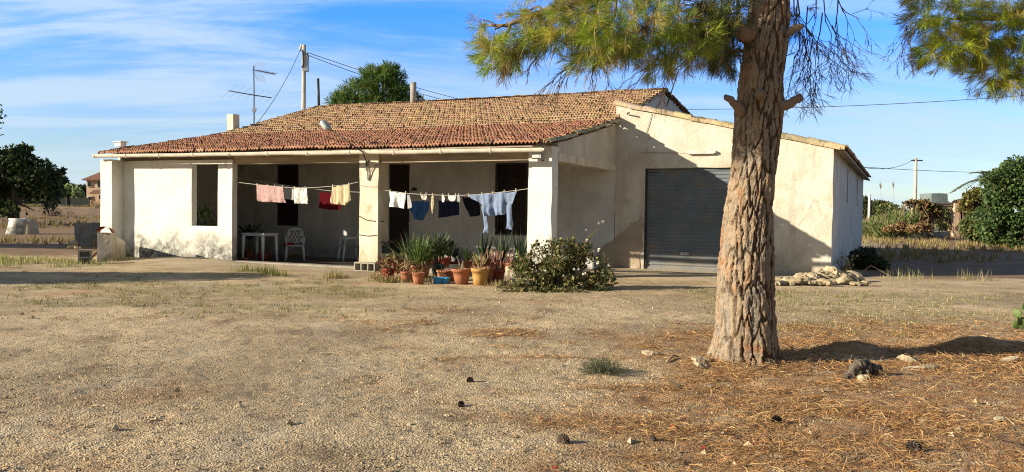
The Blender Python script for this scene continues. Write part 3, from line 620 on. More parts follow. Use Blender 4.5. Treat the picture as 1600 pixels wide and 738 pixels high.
# distant hills
hb = MB(); hx = np.linspace(-5200, 1500, 140); ht = 4200*(.0125+.010*fbm(hx*.0011+2, hx*0+1, 5, 5)*1.2)*sst(1500, -2500, hx)+6
Ph = np.stack([np.stack([hx, 4200+0*hx, -5+0*hx], -1), np.stack([hx, 4500+0*hx, ht*1.05], -1), np.stack([hx, 5200+0*hx, -5+0*hx], -1)]); hb.grid(Ph.transpose(1, 0, 2)); kind(hb.build('hills', P['hill'], None, True), 'structure')
# ================================================================ BIG PINE
def bark_trunk(path, R, name, parent, nth=240, nz=560, percirc=19, cz=.38, seed=1, amp=.031):
    path = np.asarray(path, float); k = np.linspace(0, len(path)-1, nz); kk = np.arange(len(path))
    def sm(a): # smooth interpolation
        f = np.interp(k, kk, a); w_ = np.ones(31)/31; return np.convolve(np.pad(f, 15, 'edge'), w_, 'valid')
    C = np.stack([sm(path[:, i]) for i in range(3)], -1); Rr = sm(np.asarray(R))
    th = np.linspace(0, 2*math.pi, nth, endpoint=False); T, Z = np.meshgrid(th, C[:, 2], indexing='xy')
    s = T/(2*math.pi)*percirc; cs, sn = np.cos(T), np.sin(T)
    wob = .6*vn3(cs*2.5, sn*2.5, Z*2.0, seed)+.34*vn3(cs*7, sn*7, Z*6, seed+1)+.17*vn3(cs*16, sn*16, Z*17, seed+3)
    zz = Z/cz+.45*vn3(cs*5, sn*5, Z*3, seed+2)+.12*vn3(cs*14, sn*14, Z*12, seed+8)
    f1, f2, idd = cells(s+wob, zz, percirc, seed); e = sst(.015, .20, f2-f1)
    g1, g2, id2 = cells(s*2.6+wob*2.2, Z/.13+.6*vn3(cs*9, sn*9, Z*9, seed+12), 0, seed+9); e2 = sst(.0, .15, g2-g1)
    fl = vn3(cs*5, sn*5, Z*7, seed+21)+.6*vn3(cs*13, sn*13, Z*15, seed+22); terr = np.floor(fl*3.2)/3.2
    fine = .6*vn3(cs*Rr.mean()*60, sn*Rr.mean()*60, Z*26, seed+4)+.5*vn3(cs*Rr.mean()*110, sn*Rr.mean()*110, Z*70, seed+14)
    lump = .05*vn3(cs*1.3, sn*1.3, Z*1.1, seed+5)+.02*vn3(cs*3, sn*3, Z*2.5, seed+6)
    flare = 1+.15*np.exp(-Z/.2)*(1+1.2*np.sin(T*5+1.))*.6
    disp = amp*(e*.95-(1-e2)*.22*e-.4)+.004*fine*e+.016*e*(idd-.5)+.011*terr*e
    r = (Rr[:, None]*(1+lump)*flare+disp)
    Pt = np.stack([C[:, 0][:, None]+r*cs, C[:, 1][:, None]+r*sn, Z], -1)
    tan_, orange, grey, dark = np.array([.37, .27, .18]), np.array([.40, .21, .11]), np.array([.33, .275, .215]), np.array([.10, .06, .036])
    mx_ = terr*.5+.5+.25*(id2-.5)+.2*(idd-.5); w1 = sst(.72, .95, mx_)[..., None]; w2 = sst(.42, .15, mx_)[..., None]
    c = tan_*(1-w1)+orange*w1; c = c*(1-w2)+grey*w2; c = c*(.85+.25*(id2[..., None]))*(1+.2*fine[..., None])
    ed = (e*(.75+.25*e2))[..., None]; c = dark*(1-ed)+c*ed
    b = MB(); i = np.arange(nz*nth).reshape(nz, nth); j = np.roll(i, -1, 1)
    fc = (c[:-1]+c[1:])/2
    b.add(Pt.reshape(-1, 3), np.stack([i[:-1], j[:-1], j[1:], i[1:]], -1).reshape(-1, 4), np.clip(fc, .01, 1).reshape(-1, 3))
    return b.build(name, P['bark'], parent, True)
TB = np.array([2.47, 8.70, G(2.47, 8.7)])
pine = thing('pine_tree', 'tall pine with thick furrowed trunk standing in fallen needles before the roller door', 'tree', TB)
TY = 8.7
tp = [(1163, 575, 106), (1164, 556, 101), (1165, 530, 92), (1165, 450, 85), (1167, 400, 79), (1170, 330, 74), (1177, 270, 69), (1183, 210, 70), (1187, 165, 69), (1190, 120, 62), (1196, 70, 66), (1202, 20, 60), (1208, -40, 55), (1222, -130, 50), (1234, -220, 40), (1240, -330, 26)]
path, rad = [], []
for x, y, w_ in tp:
    p = at(x, y, TY); p[1] = TY; path.append(p-TB); rad.append(w_/1300*TY/2*.95)
path = np.array(path); path[0][2] = -.12; path[:, 1] = 0
bark_trunk(path, rad, 'trunk', pine)
def local(px, py, Y): return at(px, py, Y)-TB
st = MB()
def stub(p, q, r0, r1, name='branch_stub'):
    b = MB(); p, q = np.array(p), np.array(q); k = np.linspace(0, 1, 7)[:, None]; pa = p+(q-p)*k+.012*rs.randn(7, 3); b.tube(pa, np.linspace(r0, r1, 7), 9, col=(.30, .22, .16)); b.warp(.012, 14); return b.build(name, P['bark'], pine, True)
stub(local(1163, 175, 8.6), local(1134, 156, 8.45), .06, .033); stub(local(1215, 170, 8.6), local(1252, 151, 8.5), .06, .036)
stub(local(1170, 55, 8.6), local(1143, 44, 8.45), .10, .07); stub(local(1225, 55, 8.6), local(1254, 40, 8.5), .05, .03)
stub(local(1188, 150, 8.55), local(1187, 148, 8.33), .055, .045)
# needles: a tuft is a twig end with a brush of needles around it
NG = [(.30, .41, .045), (.38, .45, .05), (.45, .46, .06), (.23, .33, .045), (.50, .43, .08), (.17, .26, .05), (.45, .37, .12)]
def tufts(b, tw, base, tip, n, L, w, cols=NG, droop=.25):
    base, tip = np.asarray(base), np.asarray(tip); m_ = len(base); ax = tip-base; ln = np.linalg.norm(ax, axis=1)[:, None]; axn = ax/ln
    t_ = rs.rand(m_, n)**.7; p = base[:, None]+ax[:, None]*t_[..., None]
    d = unit(m_*n).reshape(m_, n, 3); d = d-axn[:, None]*(d*axn[:, None]).sum(-1, keepdims=True); d /= np.linalg.norm(d, axis=2, keepdims=True)+1e-6
    d = d*.62+axn[:, None]*(.75+.3*rs.rand(m_, n, 1)); d[..., 2] -= droop*rs.rand(m_, n); d /= np.linalg.norm(d, axis=2, keepdims=True)
    a = (d*(L*(.7+.5*rs.rand(m_, n, 1)))).reshape(-1, 3); s = np.cross(a, unit(len(a))); s *= w/(np.linalg.norm(s, axis=1)[:, None]+1e-9)
    cols = np.array(cols); c = cols[rs.randint(0, len(cols), m_)][:, None]*(.75+.5*rs.rand(m_, n, 1)); c = c.reshape(-1, 3)
    b.leafs(p.reshape(-1, 3), a, s, c)
def bough(px, py, rx, ry, Y, dY, n):                  # points of a bough's clump (pixel extents give its real size)
    c = at(px, py, Y); k = Y/1300
    d = unit(n)*(rs.rand(n, 1)**.45); return c+d*np.array([rx*k, dY, ry*k])-TB, c-TB
nb, tw = MB(), MB()
clumps = [(775, 84, 34, 22, 8.2, .3, 62), (815, 72, 30, 22, 8.2, .35, 46), (848, 44, 32, 26, 8.3, .35, 50), (752, 40, 12, 6, 8.3, .12, 8), (815, 22, 22, 10, 8.4, .25, 14),
          (905, 28, 48, 34, 8.1, .45, 110), (945, 62, 52, 32, 8.0, .5, 110), (1000, 52, 60, 40, 8.1, .6, 140), (925, 92, 34, 14, 8.0, .3, 30), (1060, 70, 52, 36, 8.2, .55, 110), (1110, 62, 40, 40, 8.5, .5, 80), (1030, 104, 34, 18, 8.2, .3, 24), (1140, 88, 30, 22, 8.9, .4, 80), (1120, 30, 40, 36, 8.5, .4, 90), (870, 60, 26, 14, 8.1, .3, 22), (800, 95, 20, 12, 8.2, .25, 20),
          (1085, 15, 70, 30, 8.6, .5, 80), (960, -10, 90, 30, 8.4, .6, 90), (1150, 20, 34, 40, 8.9, .4, 50), (1242, 30, 16, 32, 8.9, .3, 22), (870, -10, 40, 20, 8.4, .4, 26),
          (1000, -80, 170, 60, 8.4, .9, 130), (1180, -110, 150, 60, 8.6, 1.0, 130), (1300, -90, 80, 50, 8.6, .8, 60)]
limb = [local(1215, -120, 8.65), local(1150, -80, 8.5), local(1060, -45, 8.35), local(960, -15, 8.2), local(880, 10, 8.2), local(830, 25, 8.25), local(790, 40, 8.3), local(750, 40, 8.3)]
limb = np.array(limb); lr = np.linspace(.085, .008, len(limb))
br = MB(); br.tube(limb, lr, 8, col=(.26, .19, .14)); br.build('limb', P['bark'], pine, True)
def nearest(p):
    ss = np.concatenate([limb[i]+(limb[i+1]-limb[i])*np.linspace(0, 1, 12, endpoint=False)[:, None] for i in range(len(limb)-1)]); return ss
LS = nearest(0)
def twig(p0, p1, r0, r1, n=5, wob=.035, col=None, b=tw):
    k = np.linspace(0, 1, n)[:, None]; pa = p0+(p1-p0)*k; pa[1:-1] += wob*rs.randn(n-2, 3); b.tube(pa, np.linspace(r0, r1, n), 4, col=col or (1, .95, .9), cap=False)
for (px, py, rx, ry, Y, dY, n) in clumps:
    p, c = bough(px, py, rx, ry, Y, dY, n)
    hub = LS[np.argmin(((LS-c-np.array([.25, 0, .12]))**2).sum(1))]; mid = c+np.array([.05, 0, .05]); twig(hub, mid, .018, .008, 6, .03)
    out = (p-c); out /= np.linalg.norm(out, axis=1)[:, None]+1e-6; out = out*.8+np.array([-.35, 0, -.25])+.35*rs.randn(n, 3); out /= np.linalg.norm(out, axis=1)[:, None]
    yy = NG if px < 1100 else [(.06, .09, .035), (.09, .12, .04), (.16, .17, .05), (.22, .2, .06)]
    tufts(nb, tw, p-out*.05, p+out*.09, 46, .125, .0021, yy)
    for q in p[::3]: twig(mid+(q-mid)*.15*rs.rand(), q, .005, .0025, 4, .02)
    dry = p[rs.rand(n) < .16]                          # dead twigs and hanging dry stems
    for q in dry: twig(q+np.array([0, 0, .1]), q+np.array([-.12*rs.rand()+.02, .05*rs.randn(), -.16-.2*rs.rand()]), .0035, .0018, 5, .018, (1.6, 1.45, 1.15))
def dead_spray(x0, y0, x1, y1, Y, depth, col, spread=.5, n=5, r=.006):
    def rec(p, d, L, r, k):
        e = p+d*L; m_ = (p+e)/2+.06*L*rs.randn(3); tw.tube([p, m_, e], [r, r*.85, r*.7], 4, col=col, cap=False)
        if k == 0: return
        for i in range(2 if rs.rand() < .75 else 3):
            dd = d+spread*rs.randn(3)*np.array([1, .8, .7]); dd[2] -= .22; dd /= np.linalg.norm(dd); rec(p+(e-p)*(.55+.45*rs.rand()), dd, L*(.62+.25*rs.rand()), max(.0018, r*.68), k-1)
    a, b_ = local(x0, y0, Y), local(x1, y1, Y); d = b_-a; L = np.linalg.norm(d); rec(a, d/L, L, r, depth)
for a in ((930, 70, 905, 93), (965, 60, 950, 100), (912, 88, 885, 112), (905, 95, 872, 118), (935, 80, 925, 115), (900, 70, 860, 60), (850, 70, 838, 92), (820, 60, 800, 85), (1030, 100, 1000, 112), (1075, 90, 1045, 118)): dead_spray(*a, 8.1, 4, (.75, .62, .55), .38)
for a in ((1262, -20, 1275, 30), (1285, -30, 1290, 35), (1300, -20, 1318, 20), (1245, 10, 1255, 60), (1262, 10, 1262, 70), (1285, 20, 1275, 75), (1250, 40, 1240, 95), (1310, -10, 1305, 45), (1270, 60, 1262, 105), (1240, -10, 1250, 40), (1300, 40, 1310, 75), (1255, 60, 1268, 100)): dead_spray(*a, 8.8, 5, (.45, .42, .5), .48, r=.0075)
nb.build('needles', P['needles'], pine); tw.build('twigs', P['twig'], pine)

# second pine: its bough enters at the upper right
TB2 = np.array([8.6, 9.6, G(8.6, 9.6)]); pine2 = thing('pine_tree', 'pine whose single bough of bright needles hangs into the upper right corner of the sky', 'tree', TB2)
bark_trunk([(0, 0, -.1), (0, 0, .3), (.02, 0, 1.5), (.05, 0, 3), (.1, 0, 4.5), (.15, 0, 6.5)], [.27, .24, .21, .19, .16, .1], 'trunk', pine2, 90, 200, 13, .3, 5, .025)
nb, tw = MB(), MB(); OLD = TB; TB = TB2
limb = np.array([(.1, 0, 4.4), *[local(x, y, Y) for x, y, Y in ((1900, -140, 9.4), (1740, -60, 9.2), (1640, 0, 9.1), (1560, 30, 9.0), (1480, 30, 9.0))]]); b = MB(); b.tube(limb, np.linspace(.08, .01, len(limb)), 8, col=(.26, .19, .14)); b.build('limb', P['bark'], pine2, True); LS = nearest(0)
for (px, py, rx, ry, Y, dY, n) in [(1470, 25, 48, 34, 9.0, .4, 110), (1490, 75, 44, 26, 8.9, .4, 80), (1540, 60, 54, 44, 9.0, .45, 150), (1560, 105, 46, 32, 9.0, .4, 90), (1600, 60, 50, 60, 9.1, .45, 120), (1455, 85, 22, 14, 8.9, .2, 20), (1580, 0, 80, 40, 9.1, .5, 120), (1590, 130, 28, 18, 9.0, .3, 26), (1680, 40, 60, 60, 9.2, .5, 70), (1440, -5, 22, 14, 9.0, .25, 16)]:
    p, c = bough(px, py, rx, ry, Y, dY, n); hub = LS[np.argmin(((LS-c-np.array([.2, 0, .1]))**2).sum(1))]; twig(hub, c, .016, .007, 6, .03)
    out = (p-c); out /= np.linalg.norm(out, axis=1)[:, None]+1e-6; out = out*.8+np.array([-.3, 0, -.3])+.35*rs.randn(n, 3); out /= np.linalg.norm(out, axis=1)[:, None]
    tufts(nb, tw, p-out*.05, p+out*.09, 46, .13, .0022, [(.31, .38, .03), (.40, .42, .035), (.45, .41, .05), (.22, .31, .035), (.48, .39, .08), (.34, .46, .04)])
    for q in p[::3]: twig(c+(q-c)*.15*rs.rand(), q, .005, .0025, 4, .02)
for a in ((1425, 20, 1412, 50), (1430, 40, 1420, 70), (1418, 45, 1408, 70)): dead_spray(*a, 8.9, 4, (.5, .42, .4), .35, r=.005)
nb.build('needles', P['needles'], pine2); tw.build('twigs', P['twig'], pine2); TB = OLD

# ================================================================ TREES AND BUSHES FURTHER AWAY
def crown(b, clumps, n, size, cols, asp=.55, gap=.12, gsc=1.2, seed=0, inner=.35):
    tot = sum(c[3]*c[4]*c[5] for c in clumps)**1.0
    for cx, cy, cz, rx, ry, rz in clumps:
        k = max(20, int(n*(rx*ry*rz)**.8/sum((c[3]*c[4]*c[5])**.8 for c in clumps)))
        d = unit(k); r = inner+(1-inner)*rs.rand(k, 1)**.5; r = r*(1+.22*vn3(d[:, 0]*2.5+cx, d[:, 1]*2.5, d[:, 2]*2.5+cz, seed))[:, None]
        p = np.array([cx, cy, cz])+d*r*np.array([rx, ry, rz])
        keep = vn3(p[:, 0]*gsc, p[:, 1]*gsc, p[:, 2]*gsc, seed+5) > -.6+gap*2; p, d = p[keep], d[keep]; k = len(p)
        a = unit(k)+d*.7+np.array([0, 0, .15]); a /= np.linalg.norm(a, axis=1)[:, None]; L = size*(.6+.8*rs.rand(k, 1)); s = np.cross(a, unit(k)); s /= np.linalg.norm(s, axis=1)[:, None]+1e-9
        cc = np.array(cols); c = cc[rs.randint(0, len(cc), k)]*(.7+.6*rs.rand(k, 1)); b.leafs(p-a*L*.5, a*L, s*L*asp*.5, c)
    return b
def ctree(name, label, cat, base, clumps, n, size, cols, trunk=None, group=None, m='leaves', gap=.12, gsc=1.2, seed=0, limbs=True, asp=.55):
    o = thing(name, label, cat, base, 0, group)
    crown(MB(), clumps, n, size, cols, asp, gap, gsc, seed).build('crown' if trunk else 'foliage', P[m], o)
    b = MB()
    if trunk:
        r, h = trunk; b.tube([(0, 0, -.2), (.03*h, 0, h*.35), (0, .03*h, h*.7), (0, 0, h)], [r*1.25, r, r*.8, r*.6], 9)
        for c in clumps: b.tube([(0, 0, h*.75), (c[0]*.5, c[1]*.5, (h*.8+c[2])/2), (c[0], c[1], c[2])], [r*.45, r*.3, r*.1], 6)
        b.build('trunk', P['trunk_plain'], o, True)
    else:
        for c in clumps:
            for q in range(3): b.tube([(c[0]*.2+.1*rs.randn(), c[1]*.2, 0), (c[0]*.6, c[1]*.6, c[2]*.5), (c[0]+.2*c[3]*rs.randn(), c[1], c[2])], [.03, .02, .01], 5)
        b.build('stems', P['trunk_plain'], o, True)
    return o
def relc(base, lst, Y):                              # clumps given by (px, py, rx, rz) at depth Y -> local coordinates
    k = Y/1300; r = []
    for px, py, rx, rz, *d in lst:
        p = at(px, py, Y)-base; r.append((p[0], (d[0] if d else 0), p[2], rx*k, rx*k*.8, rz*k))
    return r
# pine behind the roof
B = np.array([at(590, 300, 38)[0], 38, 0.]); o = thing('pine_tree', 'young bushy pine showing above the farmhouse ridge left of the stove pipe', 'tree', B)
nb, tw = MB(), MB()
for px, py, rx, ry, n in ((598, 142, 34, 28, 260), (560, 150, 26, 20, 150), (585, 120, 20, 12, 80), (612, 122, 18, 14, 90), (540, 160, 20, 10, 80), (625, 155, 24, 18, 120), (606, 112, 10, 7, 26), (525, 164, 10, 6, 24), (590, 175, 60, 20, 160), (641, 162, 10, 12, 30)):
    c = at(px, py, 38)-B; k = 38/1300.; d = unit(n)*(rs.rand(n, 1)**.4); p = c+d*np.array([rx*k, rx*k, ry*k]); out = d/np.linalg.norm(d, axis=1)[:, None]*.7+np.array([-.05, 0, .55])+.25*rs.randn(n, 3); out /= np.linalg.norm(out, axis=1)[:, None]
    tufts(nb, tw, p-out*.12, p+out*.22, 16, .28, .016, [(.10, .18, .04), (.14, .22, .045), (.19, .26, .06), (.08, .14, .035)], .0)
nb.build('needles', P['needles'], o)
b = MB(); b.tube([(0, 0, -.2), (.1, 0, 2.5), (.1, 0, 4.5), (.2, 0, at(600, 130, 38)[2])], [.2, .16, .12, .04], 8)
for px, py in ((560, 150), (540, 160), (625, 155), (612, 122)): b.tube([(.1, 0, 4.2), at(px, py, 38)-B], [.07, .02], 6)
b.build('trunk', P['trunk_plain'], o, True)
p = at(655, 158, 36); ctree('treetop', 'small dark treetop peeking over the ridge right of the stove pipe', 'tree', (p[0], 36, 0), [(0, 0, p[2], .28, .3, .28), (.1, 0, p[2]-.4, .4, .4, .3)], 260, .16, [(.03, .055, .015), (.05, .075, .02)], (.06, p[2]-.3))
# left side
B = gpz(22, 354); BL = B.copy(); DG = [(.022, .04, .016), (.035, .06, .02), (.05, .075, .025), (.018, .032, .014)]
ctree('leafy_tree', 'dark broad leafy tree with a short trunk at the left edge', 'tree', B, relc(B, [(14, 265, 46, 36), (50, 278, 38, 30), (-30, 270, 50, 40), (74, 300, 26, 18), (24, 236, 26, 14), (70, 276, 24, 14), (93, 271, 9, 4), (82, 286, 16, 8), (36, 316, 36, 16), (-20, 305, 40, 26), (70, 318, 22, 12), (20, 330, 40, 10), (55, 330, 20, 8), (100, 266, 6, 3), (-10, 330, 30, 14)], B[1]), 15000, .34, [(.04, .065, .025), (.06, .095, .03), (.09, .12, .04), (.03, .05, .02)], (.22, 2.2), seed=3, gap=.2, gsc=.9)
# hanging spray of the tree outside the frame
B = np.array([-24.2, 31., 0]); k = relc(B, [(0, 180, 8, 16), (3, 200, 7, 13), (-8, 164, 10, 14), (6, 210, 4, 6), (-30, 140, 22, 18), (-60, 110, 40, 30), (-100, 120, 50, 46)], 31.)
ctree('drooping_tree', 'tree beyond the left edge, only a hanging dark spray of leaves showing', 'tree', B, k, 2600, .13, DG, (.16, 3.2), seed=4, gap=.05)
LB = [(.06, .10, .025), (.10, .14, .035), (.14, .17, .05), (.05, .08, .025)]
RBC = [(.30, .38, .15), (.24, .33, .12), (.36, .42, .2)]
for i, (px, py, rx, rz, Y, lab, cols) in enumerate([(75, 303, 16, 13, 118, 'rounded pale green bush behind the dark fence, touching the dark leafy tree', RBC), (110, 303, 17, 14, 112, 'rounded pale green bush behind the dark fence, nearer the peach house', RBC)]):
    B = np.array([at(px, 320, Y)[0], Y, 1.2]); ctree('round_bush', lab, 'bush', B, relc(B, [(px, py, rx, rz), (px-rx*.5, py+5, rx*.7, rz*.7), (px+rx*.5, py+4, rx*.7, rz*.8)], Y), 1500, .6, cols, None, 'bushes behind the dark fence', seed=i)
for i, (px, py, rx, rz, Y, lab) in enumerate([(92, 288, 14, 14, 170, 'dark green tree rising behind the round bushes'), (128, 300, 13, 9, 150, 'dark tree beside the peach house wall'), (70, 283, 14, 16, 180, 'tree behind the dark leafy tree at its right edge'), (108, 296, 12, 9, 190, 'low far tree in the gap below the hills'), (40, 300, 30, 14, 160, 'wide dark tree half hidden behind the dark leafy tree')]):
    B = np.array([at(px, 318, Y)[0], Y, 0]); ctree('far_tree', lab, 'tree', B, relc(B, [(px, py, rx, rz), (px-rx*.5, py+6, rx*.6, rz*.7), (px+rx*.5, py+6, rx*.6, rz*.6)], Y), 1300, 1.1, [(.04, .065, .03), (.06, .085, .035), (.035, .055, .03)], (.3, max(1.5, at(px, py, Y)[2]*.6)), 'trees behind the dark fence', seed=20+i)
# trees beyond the left edge whose shadows cross the yard
def shade_tree(lab, x, y, h, rx, seed):
    ctree('shade_tree', lab, 'tree', (x, y, 0), [(0, 0, h*.72, rx, rx, h*.27), (rx*.5, .2, h*.6, rx*.7, rx*.7, h*.22), (-rx*.5, 0, h*.6, rx*.7, rx*.7, h*.22), (0, 0, h*.4, rx*.9, rx*.9, h*.2)], 14000, .2, DG, (.2, h*.5), 'trees beyond the left edge', seed=seed, gap=-.2)
shade_tree('leafy tree beyond the left edge shading the driveway before the white wall', -21.6, 14.3, 5.4, 1.55, 31)
shade_tree('leafy tree beyond the left edge shading the ground around the grey trough', -26.8, 28.4, 5.6, 2.0, 32)
# right side
B = gp(1575, 388); MG = [(.07, .125, .035), (.10, .165, .045), (.14, .20, .06), (.05, .09, .03)]
ctree('large_bush', 'large dense green bush with lobed leaves at the right edge', 'bush', B, relc(B, [(1585, 300, 44, 50), (1560, 340, 34, 40), (1600, 350, 50, 40), (1560, 310, 26, 26), (1590, 262, 22, 18), (1630, 290, 50, 50), (1548, 365, 16, 20), (1545, 320, 14, 16), (1600, 375, 50, 16)], B[1])+relc(B, [(1533+10*rs.rand()*4, 262+rs.rand()*110, 9, 9, rs.randn()*.6) for _ in range(10)], B[1]), 27000, .16, MG, None, seed=8, gap=.08, gsc=1.5, asp=.8)
B = np.array([at(1545, 345, 52)[0], 52, 0]); o = thing('palm_tree', 'palm with stiff fronds showing behind the large green bush', 'tree', B); b = MB(); tpz = at(1545, 283, 52)[2]
for k in range(26):
    a = rs.rand()*6.28; el = rnd(1, .1, 1.2)[0]; L = 1.5+.5*rs.rand(); t_ = np.linspace(0, 1, 12); pth = np.stack([np.cos(a)*np.cos(el)*L*t_, np.sin(a)*np.cos(el)*L*t_, tpz+np.sin(el)*L*t_-.5*L*t_**2], -1)
    for sgn in (-1, 1):
        n_ = 11; s_ = np.array([-np.sin(a), np.cos(a), 0])*sgn; av = s_*.34+(pth[1:]-pth[:-1])*2.2+np.array([0, 0, .05]); b.leafs(pth[1:], av, np.cross(av, [0, 0, 1.])*.1+np.array([0, 0, .018]), np.array([.12, .13, .045])*(.7+.6*rs.rand()))
b.build('fronds', P['leaves'], o); MB().tube([(0, 0, -.2), (0, 0, tpz)], [.22, .2], 9).build('trunk', P['trunk_plain'], o, True)
B = np.array([at(1522, 330, 56)[0], 56, 0.]); ctree('autumn_shrub', 'olive brown shrub between the pergola and the large green bush', 'bush', B, relc(B, [(1525, 312, 20, 20), (1512, 322, 14, 14), (1535, 335, 16, 20)], 56), 2200, .24, [(.16, .15, .04), (.22, .17, .05), (.10, .11, .03)], None, seed=12)
# ================================================================ YARD AND ROOF FITTINGS
# yard lamp on a bent arm fixed to the middle pillar
A0 = np.array(hv(572, 252, -.02)); A1 = np.array(hv(567, 238, -.72)); A2 = np.array(hv(517, 203, -.95)); HD = np.array(hv(506, 194, -1.0))
W3 = lambda p: Wp(p[0], p[1], p[2])
lamp = thing('yard_lamp', 'grey hooded yard lamp on a long bent arm over the red roof', 'lamp', W3(A0))
l0 = W3(A0)
MB().tube([W3(A0+np.array([0, .015, -.25]))-l0, W3(A0)-l0, W3(A1)-l0, W3(A2)-l0], .016, 8).build('arm', P['iron'], lamp, True)
hb = MB(); dv = W3(HD)-W3(A2); dv /= np.linalg.norm(dv); prof = [(0, .03), (.05, .055), (.12, .085), (.22, .095), (.31, .08), (.35, .02)]
hb.tube([W3(A2)-l0+dv*t for t, _ in prof], [r for _, r in prof], 12); hb.build('lamp_head', P['zinc'], lamp, True)
MB().tube([W3(A2)-l0+dv*t+np.array([.02, -.04, -.05]) for t in (.1, .15, .25, .31)], [.04, .065, .065, .04], 10).build('lamp_glass', P['lamp_glass'], lamp, True)
# television antenna
bp_ = hu(397, 194, -14.56); tp_ = hv(396, 104, bp_[1]); base = Wp(bp_[0], bp_[1], bp_[2]-.6)
ant = thing('tv_antenna', 'tall mast television antenna with two booms rising over the left roof edge', 'antenna', base)
AY = base[1]; T = lambda x, y, dy=0: at(x, y, AY+dy)-base
MB().tube([(0, 0, 0), T(397, 150), T(396.5, 103)], .022, 8).build('mast', P['dark_metal'], ant, True)
bm = MB(); bm.tube([T(357, 142, -.4), T(397, 149), T(424, 153, .3)], .02, 6); bm.build('boom', P['dark_metal'], ant, True)
e = MB()
for q in np.linspace(0, 1, 7):
    c = T(359, 142.5, -.38)*(1-q)+T(424, 153, .3)*q; hl = .62-.2*q; e.tube([c-np.array([hl*.75, -hl*.8, -.03*0+hl*.28]), c+np.array([hl*.75, -hl*.8, hl*.28])], .006, 4)
e.build('boom_elements', P['aluminium'], ant)
bm = MB(); bm.tube([T(394, 109), T(430, 116, .25)], .016, 6); bm.build('boom', P['dark_metal'], ant, True)
e = MB()
for q in np.linspace(.25, 1, 9):
    c = T(394, 109)*(1-q)+T(430, 116, .25)*q; hl = .17; e.tube([c-np.array([.05, hl, .05]), c+np.array([.05, hl, .05])], .006, 4); e.tube([c-np.array([0, .02, .06]), c+np.array([0, -.02, .06])], .012, 4)
for sg in (-1, 1):
    for q in range(5):
        c = T(397+3.2*q, 110+.8*q)+np.array([0, 0, sg*(.08+.0*q)]); e.tube([c, c+np.array([.12, .05, sg*.30])], .007, 4)
e.build('boom_elements', P['aluminium'], ant)
MB().box(-.05, .06, -.06, .0, T(397, 172)[2]-.07, T(397, 172)[2]+.06).build('amplifier_box', P['zinc'], ant)
MB().tube([T(399, 165), T(401, 172), T(398.5, 176), T(400, 182), T(397.5, 186)], .01, 5).build('coax_cable', P['white_plastic'], ant)
# thin rod behind the right gable
p0, p1 = Wp(.06, 9.9, 5.2), Wp(*hv(1061, 108, 9.9)); MBx = MB().tube([(0, 0, 0), p1-p0], .022, 6); o = MBx.build('aerial_rod', P['dark_metal']); o.location = p0
tag(o, 'thin dark aerial rod standing at the right gable peak of the farmhouse', 'rod')
# utility poles and cables
def pole(lab, px, py0, py1, Y, r0, r1, parts):
    b0 = np.array([at(px, py1, Y)[0], Y, 0.]); t1 = at(px+1, py0, Y)-b0; o = thing('utility_pole', lab, 'pole', b0)
    MB().tube([(0, 0, -.3), t1*.5, t1], [r0, (r0+r1)/2, r1], 10).build('shaft', P['pole_concrete'], o, True); parts(o, b0); return o
def pp1(o, b0):
    q = lambda x, y, d=0: at(x, y, 36+d)-b0
    MB().box(*(lambda a: (a[0]-.08, a[0]+.14, -.16, .12, a[2]-.35, a[2]+.3))(q(477, 99))).build('junction_box', P['zinc'], o)
    k = MB(); k.tube([q(473, 78, -.15), q(474, 100, -.2), q(472, 106, -.15)], .035, 5); k.tube([q(479, 84, -.1), q(482, 88, -.1), q(478, 96, -.1)], .03, 5); k.build('down_cable', P['cable'], o)
    for x, y in ((469, 77), (471, 72), (480, 85)): MB().lathe([(0, -.1), (.07, -.08), (.04, 0), (.07, .06), (0, .1)], q(x, y), 8).build('insulator', P['lamp_glass'], o, True)
pole('concrete utility pole with a grey box behind the left half of the roof', 474, 70, 330, 36, .115, .085, pp1)
pole('slim pale utility pole far off right of the garage', 1430, 247, 344, 75, .17, .13, lambda o, b0: MB().box(-.5, .5, -.08, .08, at(1430, 250, 75)[2]-.1, at(1430, 250, 75)[2]).build('crossarm', P['iron'], o))
def wire(lab, p0, p1, sag_, r, m='cable', name='power_cable'):
    p0, p1 = np.array(p0), np.array(p1); k = np.linspace(0, 1, 24)[:, None]; pa = p0+(p1-p0)*k; pa[:, 2] -= (sag_*4*k*(1-k))[:, 0]
    o = MB().tube(pa-p0, r, 5).build(name, P[m], None, True); o.location = p0; return tag(o, lab, 'cable')
wire('upper power cable running right from the concrete pole over the roof', at(480, 82, 36), at(760, 165, 52), .15, .015)
wire('lower power cable running right from the concrete pole over the roof', at(480, 86, 36), at(745, 168, 50), .2, .015)
wire('stay wire slanting down from the concrete pole towards the antenna', at(470, 77, 36), at(398, 197, 31.0), .25, .011)
wire('power cable crossing the sky behind the big pine trunk to the bough', at(1040, 171, 40), at(1760, 136, 34), .25, .013)
wire('power cable from the slim pole down to the garage eave', at(1430, 248, 75), at(1330, 258, 45), .5, .018)
wire('power cable running right from behind the garage past the slim pole', at(1310, 258, 60), at(1700, 268, 70), .3, .018)
